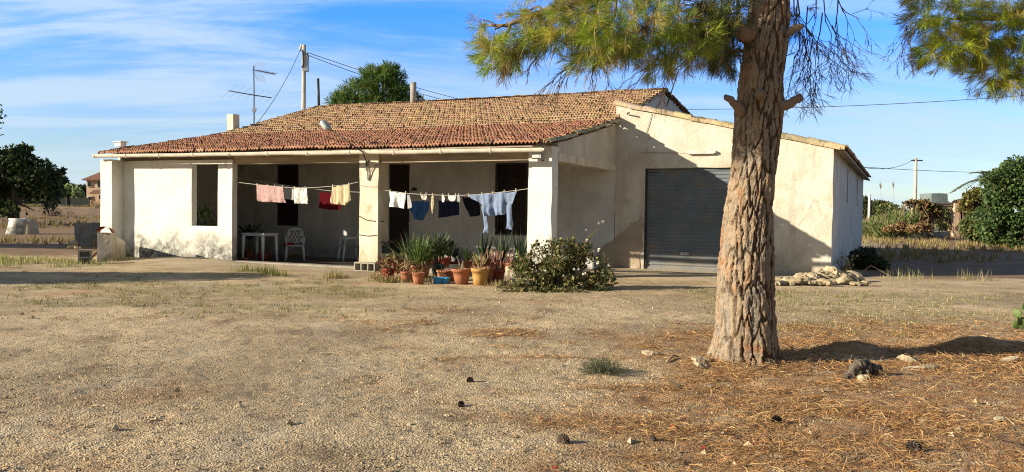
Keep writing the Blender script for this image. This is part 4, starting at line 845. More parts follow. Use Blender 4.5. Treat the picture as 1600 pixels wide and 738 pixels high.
# ---------------------------------------------------------------- clotheslines
def hline(lab, pts, v, name='clothesline'):
    P3 = np.array([hv(x, y, v) for x, y in pts]); k = np.linspace(0, len(pts)-1, 40); C = np.stack([np.interp(k, range(len(pts)), P3[:, i]) for i in range(3)], -1)
    for i in (2,): C[:, i] = np.convolve(np.pad(C[:, i], 2, 'edge'), np.ones(5)/5, 'valid')
    Wd = np.array([Wp(*c) for c in C]); o = MB().tube(Wd-Wd[0], .0065, 5).build(name, P['rope'], None, True); o.location = Wd[0]; tag(o, lab, 'rope'); return C
VL = .12
LA = hline('front washing line across the left porch bay', [(363, 283), (378, 286), (400, 288.5), (430, 291.5), (460, 294), (490, 293.5), (520, 291), (545, 288.5), (560, 284)], VL)
hline('rear washing line across the left porch bay behind the towels', [(352, 275), (430, 287), (470, 293), (520, 299), (575, 301)], 1.1)
LBn = hline('washing line across the right porch bay carrying the blue shirt', [(590, 296), (608, 298.5), (640, 303), (690, 305.5), (730, 305.5), (770, 302), (808, 297.5), (826, 295), (870, 293)], VL)
def garment(name, lab, cat, mname, left, right, v, amp=.02, fold=4., seed=1, th=.012, sleeves=(), nz=26, nx=30, gap=0):
    """left/right: pixel outlines from the line downwards, taken at house depth v; real cloth of two layers with folds"""
    r = np.random.RandomState(seed); Lp = np.array([hv(x, y, v) for x, y in left]); Rp = np.array([hv(x, y, v) for x, y in right])
    def res(Q, n): k = np.linspace(0, len(Q)-1, n); return np.stack([np.interp(k, range(len(Q)), Q[:, i]) for i in range(3)], -1)
    org = (Lp[0]+Rp[0])/2; b = MB()
    def sheet(Lq, Rq, nz, nx, amp):
        A_, B_ = res(Lq, nz), res(Rq, nz); t_ = np.linspace(0, 1, nx)[None, :, None]; Q = A_[:, None]*(1-t_)+B_[:, None]*t_
        s = np.linspace(0, 1, nz)[:, None]; x = Q[:, :, 0]; ph = r.rand(3)*6
        w = amp*(.15+.85*s)*(np.sin(x*fold*6.28+ph[0]+1.2*s)+.5*np.sin(x*fold*14+ph[1]-2*s)+.6*vn2(x*9, s*4+0*x, seed)*1.2)
        Q = Q.copy(); Q[:, :, 1] += w
        Q[:, :, 2] -= .018*np.sin(np.pi*t_[:, :, 0]*3)**2*(1-s)**2+.01*vn2(x*7, s*0+x, seed+3)*s
        return Q
    def solid(Q):
        n, m_ = Q.shape[:2]; e = np.minimum(np.minimum(np.arange(n)[:, None], n-1-np.arange(n)[:, None]), np.minimum(np.arange(m_)[None], m_-1-np.arange(m_)[None]))
        off = th*.5*np.clip(e/2., 0, 1); F_, K_ = Q.copy(), Q.copy(); F_[:, :, 1] -= off; K_[:, :, 1] += off; b.grid(F_-org, None, True); b.grid(K_-org)
    solid(sheet(Lp, Rp, nz, nx, amp))
    for sl, sr in sleeves: solid(sheet(np.array([hv(x, y, v-.03) for x, y in sl]), np.array([hv(x, y, v-.03) for x, y in sr]), 18, 9, amp*.7))
    o = b.build(name, P[mname], None, True); o.location = Wp(*org); o.rotation_euler = (0, 0, -HOUSE_ANG); return tag(o, lab, cat)
garment('towel', 'pale pink towel pegged at the left end of the left washing line', 'towel', 'cloth_pink', [(401, 288), (402, 312), (403, 315)], [(442, 292), (444, 310), (446, 317)], VL-.02, .022, 2.2, 1)
garment('printed_cloth', 'white printed cloth pegged right of the pink towel', 'cloth', 'cloth_print', [(459.5, 293), (460, 312), (461, 318)], [(479.5, 294), (481, 312), (480.5, 319)], VL-.02, .02, 3, 2)
garment('pillowcase', 'greyish white pillowcase hanging in shade behind the pink towel', 'cloth', 'cloth_grey', [(430, 286), (432, 304), (433, 309)], [(461, 294), (461, 308), (459, 313)], 1.08, .01, 2, 3)
garment('cleaning_cloth', 'dark red cloth hanging in shade behind the cream undershirt', 'cloth', 'cloth_red', [(500, 300), (499, 318), (498, 326)], [(536, 303), (534, 320), (531, 329)], 1.08, .012, 2, 4)
garment('undershirt', 'cream sleeveless shirt pegged upside down near the middle pillar', 'shirt', 'cloth_cream', [(519, 292), (518.5, 303), (516, 314), (519, 319), (522, 319), (530, 320)], [(546, 288), (546.5, 303), (548, 313), (544, 317), (541, 320), (538, 322)], VL-.02, .034, 4, 5)
garment('tea_towel', 'white cloth pegged at the left end of the right washing line', 'cloth', 'cloth_white', [(608, 299), (609, 312), (608, 323)], [(634, 302), (634, 315), (632, 326)], VL-.02, .032, 3, 6)
garment('sock', 'grey white sock hanging between the white cloth and the blue top', 'sock', 'cloth_grey', [(636, 304), (636.5, 318), (637, 327)], [(639.5, 304), (643, 318), (644, 324)], VL-.02, .006, 3, 7, nx=8)
garment('top', 'dark blue top pegged upside down beside the white cloth', 'shirt', 'cloth_blue', [(643, 314), (643, 322), (640, 328), (645, 336), (646, 343), (655, 341)], [(670, 314), (671, 323), (668, 332), (664, 339), (661, 344), (657, 342)], VL-.02, .012, 3, 8)
garment('underwear', 'small yellow and white underwear pegged above the dark blue top', 'underwear', 'cloth_print', [(657.5, 305), (658.5, 309), (660, 312)], [(666.5, 305.5), (667, 309), (665, 313)], VL-.02, .006, 4, 9, nx=10, nz=10)
garment('stocking', 'thin pale stocking dangling alone between blue and navy tops', 'sock', 'cloth_cream', [(674.5, 306), (673, 320), (675, 334)], [(677.5, 306), (677.5, 320), (676, 334)], VL-.02, .006, 3, 10, nx=6)
garment('sock', 'pale sock pegged over the left corner of the navy top', 'sock', 'cloth_white', [(690.5, 305), (690, 311), (691, 316)], [(693.5, 305), (695, 311), (694, 316)], VL-.035, .004, 3, 11, nx=6, nz=10)
garment('top', 'navy top pegged square between the stocking and the black trousers', 'shirt', 'cloth_navy', [(685, 313), (685.5, 325), (684.5, 341), (687, 339)], [(717, 314), (717.5, 326), (717.5, 336), (715, 334)], VL-.015, .012, 2.5, 12)
garment('underwear', 'small white underwear pegged over the middle of the navy top', 'underwear', 'cloth_white', [(700, 305.5), (700.5, 311), (704, 315)], [(712, 305.5), (712, 311), (709, 315)], VL-.04, .005, 4, 13, nx=10, nz=10)
garment('sock', 'grey patterned sock pegged over the right corner of the navy top', 'sock', 'cloth_grey', [(714.5, 305), (714.5, 311), (715, 316)], [(717.5, 305), (719, 311), (718, 316)], VL-.035, .004, 3, 14, nx=6, nz=10)
garment('trousers', 'black trousers slanting behind the light blue shirt', 'trousers', 'cloth_black', [(722, 308), (726, 322), (732, 334), (733, 339)], [(746, 308), (750, 322), (750, 336), (747, 337)], VL+.05, .015, 2.5, 15)
garment('shirt', 'light blue long sleeved shirt pegged by its hem with sleeves dangling', 'shirt', 'cloth_sky', [(731, 305), (737, 311), (746, 315), (754, 322), (757, 331), (759, 338)], [(808, 299), (805, 307), (801, 318), (793, 325), (790, 331), (788, 336)], VL-.03, .06, 2.6, 16, sleeves=[([(751, 322), (755, 340), (757, 356), (756, 364)], [(759, 322), (760, 340), (763, 356), (763, 364)]), ([(791, 320), (792, 338), (792, 350), (791, 358)], [(799, 319), (800, 336), (801, 348), (800, 359)])], nx=44)
# pegs
def peg(u, v, z, lab, grp):
    b = MB(); b.box(-.009, .009, -.012, -.002, -.045, .04); b.box(-.009, .009, .002, .012, -.045, .04); b.box(-.011, .011, -.006, .006, -.006, .006)
    o = b.build('clothes_peg', P['peg']); o.location = Wp(u, v, z); o.rotation_euler = (0, 0, -HOUSE_ANG); tag(o, lab, 'peg', grp)
for x, y in ((402, 289), (418, 290.5), (429, 291.5), (442, 292.5), (460, 294), (477, 294), (520, 291), (545, 288.5)): peg(*hv(x, y-.5, VL), 'wooden peg gripping laundry on the left washing line', 'pegs on the left washing line')
for x, y in ((610, 299), (634, 302), (658, 304), (666, 304), (676, 305), (692, 305.5), (701, 305.5), (712, 305.5), (717, 305.5), (732, 305.5), (753, 303.5), (770, 302), (788, 300), (806, 298)): peg(*hv(x, y-.5, VL), 'wooden peg gripping laundry on the right washing line', 'pegs on the right washing line')
# ---------------------------------------------------------------- porch furniture
def plastic_chair(lab, pos, rz):
    o = thing('plastic_chair', lab, 'chair', pos, rz); pw = P['white_plastic']
    n = 14; x = np.linspace(-.23, .23, n); y = np.linspace(-.24, .22, 12); X, Y_ = np.meshgrid(x, y, indexing='ij')
    Z = .43-.015*np.cos(X/.23*1.4)-.02*sst(.1, -.24, -Y_)*0+.02*(-Y_)/.24; b = MB(); b.grid(np.stack([X*(1-.12*(Y_+.24)/.46), Y_, Z], -1)); b.grid(np.stack([X*(1-.12*(Y_+.24)/.46), Y_, Z-.03], -1), None, True); b.tube([(-.23, -.24, .415), (.23, -.24, .415)], .02, 6); b.build('seat', pw, o, True)
    # back: hoop and lattice, leaning backwards (+y is the back)
    hoop = np.array([(.21*math.cos(a) if True else 0, .23+.16*(h-.43), h) for a, h in [(math.pi, .45), (math.pi, .6), (math.pi*.97, .72), (math.pi*.85, .83), (math.pi*.7, .875), (math.pi*.5, .89), (math.pi*.3, .875), (math.pi*.15, .83), (math.pi*.03, .72), (0, .6), (0, .45)]])
    hb_ = MB(); hb_.tube(hoop, .028, 8); 
    bk = lambda px_, h: (px_, .225+.16*(h-.43), h)
    for s_ in np.linspace(-.30, .30, 7):
        for sg in (-1, 1):
            pts = [bk(s_+sg*(h-.65)*.55, h) for h in np.linspace(.46, .86, 9)]; pts = [p for p in pts if abs(p[0]) < .20 and p[2] < .885-abs(p[0])*.35]
            if len(pts) > 1: hb_.tube(pts, .013, 5)
    hb_.build('backrest', pw, o, True)
    for sx in (-1, 1):
        b = MB(); b.tube([(sx*.235, -.23, .43), (sx*.255, -.22, .63), (sx*.265, -.1, .655), (sx*.26, .08, .66), (sx*.22, .262, .68)], [.024, .024, .028, .028, .022], 7); b.build('armrest', pw, o, True)
        b = MB(); b.tube([(sx*.225, -.225, .42), (sx*.25, -.26, .2), (sx*.262, -.275, 0)], [.03, .026, .02], 7); b.build('leg', pw, o, True)
        b = MB(); b.tube([(sx*.2, .21, .42), (sx*.225, .25, .2), (sx*.235, .29, 0)], [.03, .026, .02], 7); b.build('leg', pw, o, True)
    o.scale = (1.1, 1.1, 1.1); return o
c1 = gp(459, 407, FZ); c1[1] += .2; c1[0] = at(461, 400, c1[1])[0]; ch1 = plastic_chair('white plastic garden chair facing out of the porch beside the table', (c1[0], c1[1], FZ), math.radians(14))
c2 = gp(545, 408, FZ); c2[1] += .2; c2[0] = at(547, 400, c2[1])[0]; plastic_chair('white plastic garden chair turned sideways half behind the middle pillar', (c2[0], c2[1], FZ), math.radians(-62))
cs = MB(); cs.lathe([(0, 0), (.15, .01), (.18, .05), (.15, .09), (0, .105)], (0, 0, 0), 14, sx=1.05, sy=.8); cs.warp(.02, 9)
o = cs.build('cushion', P['cushion_red'], None, True); o.location = (c1[0]-.17, c1[1]-.12, FZ+.44); o.rotation_euler = (0, 0, .4); tag(o, 'red cushion lying on the seat of the white plastic chair', 'cushion')
t0 = gp(402, 409, FZ); ty = t0[1]+.1; tx = at(406, 400, ty)[0]; tz = at(406, 364.5, ty-.2)[2]-FZ
tab = thing('plastic_table', 'white plastic table standing in the left porch bay', 'table', (tx, ty, FZ), math.radians(-HOUSE_ANG*57.3*.9))
MB().box(-.42, .42, -.36, .36, tz-.035, tz, .1).warp(.004, 4).build('tabletop', P['white_plastic'], tab)
MB().box(-.39, .39, -.33, .33, tz-.085, tz-.036).build('apron', P['white_plastic'], tab)
for sx in (-1, 1):
    for sy in (-1, 1): MB().tube([(sx*.36, sy*.3, tz-.08), (sx*.37, sy*.31, tz*.5), (sx*.385, sy*.325, 0)], [.055, .045, .03], 8).build('leg', P['white_plastic'], tab, True)
o = MB().lathe([(0, 0), (.16, 0), (.2, .22), (.19, .24), (.17, .2), (0, .19)], (0, 0, 0), 16).build('basin', P['terracotta_dark'], None, True); o.location = (tx+.05, ty+.2, FZ); tag(o, 'dark red basin standing under the white plastic table', 'basin')
# ---------------------------------------------------------------- plants in pots
def blades(b, n, L, w, arch, cols, org=(0, 0, 0), spread=.05, lean=.6, up=.3, seg=6):
    cols = np.array(cols)
    for k in range(n):
        a = rs.rand()*6.28; el = up+lean*rs.rand(); Lk = L*(.65+.5*rs.rand()); t_ = np.linspace(0, 1, seg); o_ = np.array(org)+np.array([math.cos(a), math.sin(a), 0])*spread*rs.rand()
        hx = np.cos(el)*Lk*t_; z = np.sin(el)*Lk*t_-arch*Lk*t_**2.2; C_ = o_+np.stack([np.cos(a)*hx, np.sin(a)*hx, z], -1); C_[:, 2] = np.maximum(C_[:, 2], o_[2]-.1)
        sd = np.array([-math.sin(a+.6*rs.randn()), math.cos(a), 0]); ww = w*np.sin(np.pi*(.12+.88*t_))**.6*(1-t_**4); ww[-1] = .001
        nrm = np.cross(np.gradient(C_, axis=0), sd); nrm /= np.linalg.norm(nrm, axis=1)[:, None]+1e-9
        Pq = np.stack([C_-sd*ww[:, None]+nrm*ww[:, None]*.35, C_, C_+sd*ww[:, None]+nrm*ww[:, None]*.35], 1); b.grid(Pq, cols[rs.randint(len(cols))]*(.7+.6*rs.rand()))
    return b
def broad(b, n, R, L, w, cols, z=0):
    c = np.array(cols); p = unit(n)*np.array([R, R, R*.7])*rs.rand(n, 1)**.4+np.array([0, 0, z+R*.6]); a = unit(n)+p*1.2/R; a /= np.linalg.norm(a, axis=1)[:, None]; s = np.cross(a, unit(n)); s /= np.linalg.norm(s, axis=1)[:, None]
    return b.leafs(p, a*L*(.6+.7*rs.rand(n, 1)), s*w*.5, c[rs.randint(0, len(c), n)]*(.7+.6*rs.rand(n, 1)))
def sticks(b, n, R, H, r, cols, z=0, lean=.4):
    for k in range(n):
        a = rs.rand()*6.28; q = np.array([math.cos(a), math.sin(a), 0]); p0 = q*R*rs.rand()+np.array([0, 0, z]); h = H*(.5+.6*rs.rand()); p1 = p0+q*h*lean*rs.rand()+np.array([0, 0, h]); b.tube([p0, (p0+p1)/2+.04*H*rs.randn(3), p1], [r, r*.8, r*.5], 5, col=np.array(cols[rs.randint(len(cols))])*(.75+.5*rs.rand()))
    return b
GREEN = [(.10, .17, .035), (.16, .24, .06), (.06, .11, .025), (.20, .26, .08)]; DARKG = [(.03, .05, .02), (.05, .075, .03), (.07, .09, .04)]; DRYC = [(.25, .12, .05), (.35, .2, .09), (.17, .08, .035), (.2, .17, .06)]
def pot(lab, px, py_base, wpx, hpx, mname, plant=None, name='flower_pot', depth=0., rim=True, taper=.72, base=None, leafm='leaves'):
    g_ = gpz(px, py_base) if base is None else np.array(base); g_ = g_.copy(); g_[:2] += np.array(g_[:2])*depth/g_[1]
    k = g_[1]/1300; r = wpx*k/2; h = hpx*k; o = thing(name, lab, 'flower pot', g_)
    pr = [(0, -.02), (r*taper, -.02), (r*(taper+.5*(1-taper)), h*.5), (r*.93, h*.8)]
    pr += [(r*.94, h*.8), (r, h*.81), (r*1.02, h*.98), (r*.98, h), (r*.88, h*.99), (r*.86, h*.86)] if rim else [(r, h), (r*.93, h), (r*.88, h*.86)]
    MB().lathe(pr+[(r*.3, h*.86)], (0, 0, 0), 22).build('pot', P[mname], o, True)
    MB().lathe([(r*.875, h*.84), (r*.5, h*.9), (.001, h*.91)], (0, 0, 0), 14).warp(.01, 12).build('soil', P['soil'], o)
    if plant:
        b = MB(); plant(b, r, h); b.build('plant', P[leafm], o)
    return o
pot('small brown pot crowded with dead leaves, leftmost by the middle pillar', 607, 437, 20, 17, 'terracotta_dark', lambda b, r, h: (broad(b, 130, .22, .13, .05, DRYC, h-.04), blades(b, 12, .3, .012, .6, DRYC, (0, 0, h)), broad(b, 90, .26, .12, .045, DRYC, -.02)), depth=.1)
pot('terracotta pot with wiry dry stalks, left of the rounder terracotta pot', 635, 441, 20, 17, 'terracotta', lambda b, r, h: (sticks(b, 14, .08, .38, .007, DRYC+[(.4, .33, .22)], h*.9), blades(b, 8, .3, .012, .7, DRYC, (0, 0, h))))
pot('terracotta pot in front of the big strappy plant', 654, 444, 21, 19, 'terracotta', lambda b, r, h: blades(b, 14, .32, .014, .8, DRYC, (0, 0, h)), depth=-.05)
pot('wide terracotta tub holding a tall clump of strappy green leaves', 656, 436, 34, 20, 'terracotta', lambda b, r, h: (blades(b, 150, 1.02, .015, .32, GREEN, (0, 0, h), .14, .85, .68), blades(b, 22, .75, .022, .9, [(.4, .33, .18), (.3, .2, .08)], (0, 0, h), .12, .6, .3), blades(b, 40, 1.1, .018, .25, [(.06, .10, .035), (.12, .16, .06), (.3, .3, .2)], (-.25, .15, h), .12, .6, .8)), depth=.35)
pot('dark tub behind the strappy plant with broad dull leaves and pale undersides', 684, 432, 22, 18, 'pot_green', lambda b, r, h: (broad(b, 42, .34, .36, .11, DARKG+[(.3, .3, .24), (.12, .15, .09)], h+.05), sticks(b, 10, .1, .7, .014, [(.05, .04, .03)], h)), depth=.25)
W0 = Wp(*hv(592, 410, -.15)); pot('white pot behind the brown pot at the foot of the middle pillar', 592, 420, 15, 22, 'pot_white', lambda b, r, h: blades(b, 14, .3, .012, .5, DRYC, (0, 0, h)), depth=.3)
pot('red brown glazed pot with a bright green leafy plant up on the porch step', 692, 413, 22, 17, 'terracotta_dark', lambda b, r, h: (broad(b, 26, .13, .2, .09, [(.22, .40, .04), (.28, .45, .06), (.14, .28, .03)], h+.06), broad(b, 30, .22, .32, .11, DARKG, h), broad(b, 8, .16, .14, .06, [(.75, .74, .62)], h-.08)), base=(lambda p: p)(Wp(hv(692, 413, -.2)[0], -.15, .12)))
pot('low wide terracotta pot behind the blue tray', 697, 440, 31, 17, 'terracotta', lambda b, r, h: sticks(b, 5, .1, .12, .006, DRYC, h), taper=.8, depth=.15)
pot('large flared terracotta pot with bare twigs, left of the mustard pot', 721, 444, 31, 24, 'terracotta', lambda b, r, h: sticks(b, 7, .14, .3, .008, [(.2, .13, .09), (.4, .32, .22)], h*.9, .9), taper=.6)
pot('mustard yellow glazed pot, the tallest of the front row', 750, 446, 29, 27, 'mustard_glaze', lambda b, r, h: (sticks(b, 8, .1, .35, .012, [(.38, .24, .15), (.5, .36, .24)], h*.9, .9), broad(b, 12, .12, .12, .05, DRYC, h)), taper=.66)
pot('orange terracotta pot close behind the mustard pot with a yellowing succulent', 757, 443, 34, 25, 'terracotta', lambda b, r, h: (blades(b, 16, .42, .035, .25, [(.28, .36, .07), (.38, .36, .08), (.45, .30, .08), (.16, .26, .05)], (-.08, 0, h), .06, .7, .6), sticks(b, 8, .1, .4, .014, [(.32, .17, .11)], h)), depth=.22)
pot('dark red pot with upright bare reddish stems at the right end of the row', 777, 441, 25, 20, 'terracotta_dark', lambda b, r, h: sticks(b, 20, r*.8, .46, .012, [(.36, .16, .10), (.28, .13, .09), (.45, .30, .2)], h*.85, .35))
pot('small orange pot with a green aloe on the porch step', 729, 413, 17, 14, 'terracotta', lambda b, r, h: blades(b, 16, .42, .026, .15, [(.16, .26, .08), (.24, .34, .1)], (0, 0, h), .04, .7, .6), base=Wp(hv(729, 412, -.2)[0], -.15, .12))
pot('low pale pot with mossy stone between the orange pot and step', 742, 424, 22, 13, 'mustard_glaze', lambda b, r, h: broad(b, 26, .12, .08, .04, [(.3, .26, .1), (.2, .2, .08)], h-.04), depth=.25)
SAN = [(.035, .06, .035), (.055, .085, .05), (.10, .14, .07)]
for lab, px, n in (('pot of dark upright sansevieria nearest the aloe', 756, 12), ('pot of tall dark sansevieria under the barred window', 783, 16), ('pot of dark sansevieria against the right pillar', 812, 16)):
    pot(lab, px, 410, 16, 13, 'terracotta_dark', lambda b, r, h: (blades(b, n, .72, .032, -.05, SAN, (0, 0, h-.02), .09, .35, 1.15), blades(b, 3, .45, .035, 0, [(.2, .32, .08)], (-.04, -.05, h), .05, .3, 1.2)), base=Wp(hv(px, 410, .45)[0], .45, .12), rim=True)
for lab, px, v in (('terracotta pot of short red stems in the back row, right one', 797, -.2), ('terracotta pot of short red stems in the back row, left one', 776, -.2)):
    pot(lab, px, 416, 20, 14, 'terracotta', lambda b, r, h: sticks(b, 18, r*.9, .32, .012, [(.40, .2, .13), (.3, .13, .09)], h*.85, .3), base=Wp(hv(px, 410, v)[0], v, .12))
pot('green pot with drooping grey leaves on the white pot by the pillar', 597, 396, 15, 13, 'pot_green', lambda b, r, h: blades(b, 9, .42, .04, .75, [(.22, .25, .24), (.12, .14, .11), (.3, .27, .2)], (0, 0, h), .04, .5, .7), base=Wp(hv(598, 396, .2)[0]+.02, .3, .40), name='flower_pot')
# plinth block that carries the green pot
o = MB().box(-.16, .16, -.16, .16, 0, .28, .1).warp(.01, 6).build('concrete_block', P['concrete']); o.location = Wp(hv(598, 396, .2)[0]+.02, .3, .12); o.rotation_euler = (0, 0, -HOUSE_ANG); tag(o, 'concrete block carrying the green pot behind the middle pillar', 'block')
pot('pot with a dark arching plant at the left end inside the porch', 386, 409, 15, 12, 'terracotta', lambda b, r, h: (blades(b, 34, .95, .035, .35, [(.08, .11, .05), (.05, .07, .035), (.14, .17, .09)], (0, 0, h+.35), .06, .8, .5), sticks(b, 6, .04, .5, .014, [(.1, .08, .05)], h)), base=(gp(390, 403, FZ)))
pot('small pale pink pot beside the left pillar at the porch edge', 383, 411, 11, 8, 'terracotta', None, base=gp(383.5, 411, FZ))
pot('terracotta pot of dull grey green leaves hidden left of the strappy clump', 622, 428, 20, 16, 'terracotta_dark', lambda b, r, h: (blades(b, 46, .62, .02, .5, [(.14, .18, .08), (.2, .22, .12), (.3, .27, .16), (.09, .12, .05)], (0, 0, h), .1, .8, .6), broad(b, 40, .2, .16, .06, DRYC, h-.1)), depth=.3)
pot('pot of arching olive leaves squeezed right of the strappy clump', 676, 427, 20, 16, 'terracotta', lambda b, r, h: (blades(b, 44, .72, .022, .5, [(.12, .17, .05), (.18, .22, .08), (.07, .10, .03)], (0, 0, h), .1, .8, .6), broad(b, 34, .2, .15, .06, DRYC, h-.12)), depth=.45)
pot('pot of spreading dark leaves on the ground before the step edge', 708, 424, 20, 14, 'terracotta_dark', lambda b, r, h: (broad(b, 60, .24, .2, .07, DARKG+[(.16, .2, .08)], h), sticks(b, 8, .12, .4, .008, DRYC, h)), depth=.25)
pot('pot of upright green succulent blades behind the mustard pot', 764, 428, 20, 15, 'terracotta', lambda b, r, h: blades(b, 30, .5, .03, .15, [(.15, .2, .07), (.22, .26, .09), (.09, .13, .05)], (0, 0, h), .1, .7, .8), depth=.5)
# plant behind the left window
o = thing('climbing_plant', 'leafy green plant growing behind the sill of the left wall window', 'plant', Wp(-11.35, .55, FZ)); b = MB(); broad(b, 110, .26, .13, .075, [(.14, .2, .06), (.09, .14, .04), (.2, .24, .1)], 1.25); broad(b, 70, .3, .13, .07, [(.10, .15, .05), (.2, .2, .12)], .85); b.build('leaves', P['leaves'], o)
b = MB(); sticks(b, 8, .1, 1.7, .012, [(.1, .09, .05)], .2, .25); b.build('stems', P['twig'], o); MB().lathe([(0, 0), (.13, 0), (.19, .28), (.17, .28), (0, .24)], (0, 0, 0), 16).build('pot', P['terracotta'], o, True)
b = MB(); b.lathe([(0, 0), (.1, 0), (.13, .12), (.12, .12), (0, .1)], (0, 0, 0), 12); 
# blue tray
g_ = gpz(690, 443); o = thing('plastic_tray', 'bright blue plastic tray on the ground before the low wide pot', 'tray', g_, -.25); b = MB()
for x0, x1, y0, y1 in ((-.15, .15, -.11, -.098), (-.15, .15, .098, .11), (-.15, -.138, -.097, .097), (.138, .15, -.097, .097)): b.box(x0, x1, y0, y1, 0, .125)
b.box(-.137, .137, -.097, .097, .0, .012); b.build('body', P['blue_plastic'], o)
b = MB()
for x0, x1, y0, y1 in ((-.165, .165, -.125, -.1105), (-.165, .165, .1105, .125), (-.165, -.1505, -.11, .11), (.1505, .165, -.11, .11)): b.box(x0, x1, y0, y1, .11, .13)
b.build('rim', P['blue_plastic'], o)
# hollow concrete block in front of the middle pillar
def hollow(lab, pos, rz, L=.5, H=.19, W_=.2, m='concrete', holes=3):
    b = MB(); t_ = .035; c = (L-t_)/holes
    b.box(-L/2, L/2, -W_/2, -W_/2+.0, 0, 0) if False else None
    b.box(-L/2, L/2, -W_/2, W_/2, 0, t_); b.box(-L/2, L/2, -W_/2, W_/2, H-t_, H)
    for i in range(holes+1): b.box(-L/2+i*c, -L/2+i*c+t_, -W_/2, W_/2, t_+.001, H-t_-.001)
    b.warp(.004, 9); o = b.build('hollow_block', P[m]); o.location = pos; o.rotation_euler = (0, 0, rz); return tag(o, lab, 'block')
p = gpz(572, 424); hollow('hollow concrete block lying at the foot of the middle pillar', (p[0], p[1]+.12, p[2]-.02), -.42, .62, .24, .24)
p = gpz(133, 412); b = MB()
for z0, z1 in ((0, .045), (.185, .225), (.365, .41)): b.box(-.16, .16, -.11, .11, z0, z1)
for x0, x1 in ((-.16, -.115), (.115, .16)):
    for z0, z1 in ((.046, .184), (.226, .364)): b.box(x0, x1, -.11, .11, z0, z1)
for z0, z1 in ((.046, .184), (.226, .364)): b.box(-.114, .114, .07, .109, z0, z1)
b.warp(.006, 9); o = b.build('hollow_block', P['concrete']); o.location = (p[0], p[1], p[2]-.04); o.rotation_euler = (0, 0, .4); tag(o, 'hollow concrete block standing in the grass left of the low pier', 'block')
p = gpz(145, 408); o = MB().tube([(-.1, 0, .05), (.0, .02, .16), (.16, 0, .28), (.2, .02, .42)], [.05, .045, .04, .03], 7, col=(.6, .45, .35)).warp(.02, 8).build('crooked_branch', P['twig'], None, True); o.location = p; tag(o, 'crooked dead branch leaning between the hollow block and the low pier', 'branch')
# pale stones by the pots
def rock(lab, pos, sx, sy, sz, rz=0, grp=None, seed=0, m='stone_pale', tint=None, name='rock', sink=.3):
    n = 8; th = np.linspace(0, math.pi, 6); ph = np.linspace(0, 2*math.pi, n+1)
    Tt, Pp = np.meshgrid(th, ph[:-1], indexing='ij'); d = np.stack([np.sin(Tt)*np.cos(Pp), np.sin(Tt)*np.sin(Pp), np.cos(Tt)], -1).reshape(-1, 3)
    r = 1+.55*vn3(d[:, 0]*1.7+seed*3.1, d[:, 1]*1.7, d[:, 2]*1.7, seed)+.16*vn3(d[:, 0]*4, d[:, 1]*4+seed, d[:, 2]*4, seed+1)
    v_ = d*r[:, None]; v_[:, 2] = np.clip(v_[:, 2], -.8, .8); v_ = v_*np.array([sx, sy, sz]); b = MB(); i = np.arange(6*n).reshape(6, n); j = np.roll(i, -1, 1); b.add(v_, np.stack([i[:-1], i[1:], j[1:], j[:-1]], -1).reshape(-1, 4), tint)
    o = b.build(name, P[m]); o.location = (pos[0], pos[1], pos[2]+sz*(1-sink)); o.rotation_euler = (rs.randn()*.18, rs.randn()*.18, rz); return tag(o, lab, 'rock', grp)
p = gpz(801, 434); rock('big pale stone block at the left foot of the rose bush', (p[0], p[1]+.2, p[2]), .24, .2, .2, .2, None, 5)
p = gpz(800, 441); rock('small pale stone in front of the pale block', (p[0], p[1], p[2]), .08, .07, .05, .2, None, 6)
# rose bush
B = gpz(872, 458); B[1] += .75; B = np.array([at(872, 440, B[1])[0], B[1], G(B[0], B[1])]); o = thing('rose_bush', 'sprawling rose bush with white flowers in front of the right pillar', 'bush', B)
kk = B[1]/1300
CL = relc(B, [(880, 432, 60, 30), (830, 425, 36, 34), (915, 428, 46, 36), (870, 402, 44, 34), (910, 400, 26, 22), (845, 405, 24, 22), (940, 442, 30, 18), (800, 447, 26, 12, -.35), (835, 452, 40, 9, -.4), (900, 452, 50, 10, -.3), (870, 382, 8, 16), (897, 385, 7, 18), (838, 384, 5, 12), (925, 378, 8, 10), (816, 420, 18, 18), (955, 425, 10, 12), (860, 372, 4, 8), (932, 362, 6, 8)], B[1])
RG = [(.15, .17, .055), (.21, .21, .065), (.10, .125, .04), (.26, .22, .08), (.07, .095, .035), (.21, .14, .065)]
crown(MB(), CL, 10500, .072, RG, .62, .31, 4.5, 9, .2).build('foliage', P['leaves'], o)
b = MB()
for c in CL:
    for q in range(4):
        e_ = np.array(c[:3])+np.array([c[3], c[4], c[5]])*rs.randn(3)*.5; e_[2] = max(e_[2], .05); b.tube([(rs.randn()*.25, rs.randn()*.2, -.02), e_*np.array([.55, .55, .6])+.05*rs.randn(3), e_], [.016, .01, .004], 5, col=(.45, .5, .3))
for x, y in ((941, 345), (905, 352), (900, 350), (872, 372), (925, 360)):
    e_ = at(x, y, B[1])-B; b.tube([(0, 0, 0), e_*.6+np.array([-.03, 0, 0]), e_], [.014, .008, .003], 5, col=(.5, .5, .3))
b.build('stems', P['twig'], o)
for x, y, s_ in ((942, 347, 1.1), (936, 350, .9), (917, 376, 1.), (936, 391, 1.3), (934, 411, 1.1), (913, 429, 1.4), (904, 421, .8), (852, 424, 1.), (880, 431, .9), (951, 415, .8), (897, 421, .9), (822, 437, .6), (916, 360, .6)):
    c = at(x, y, B[1]-.42)-B; fb = MB(); n = 16; d = unit(n)+np.array([0, -.5, .4]); d /= np.linalg.norm(d, axis=1)[:, None]; s2 = np.cross(d, unit(n)); s2 /= np.linalg.norm(s2, axis=1)[:, None]; fb.leafs(np.zeros((n, 3)), d*.036*s_, s2*.019*s_); f_ = fb.build('flower', P['petal'], o); f_.location = c
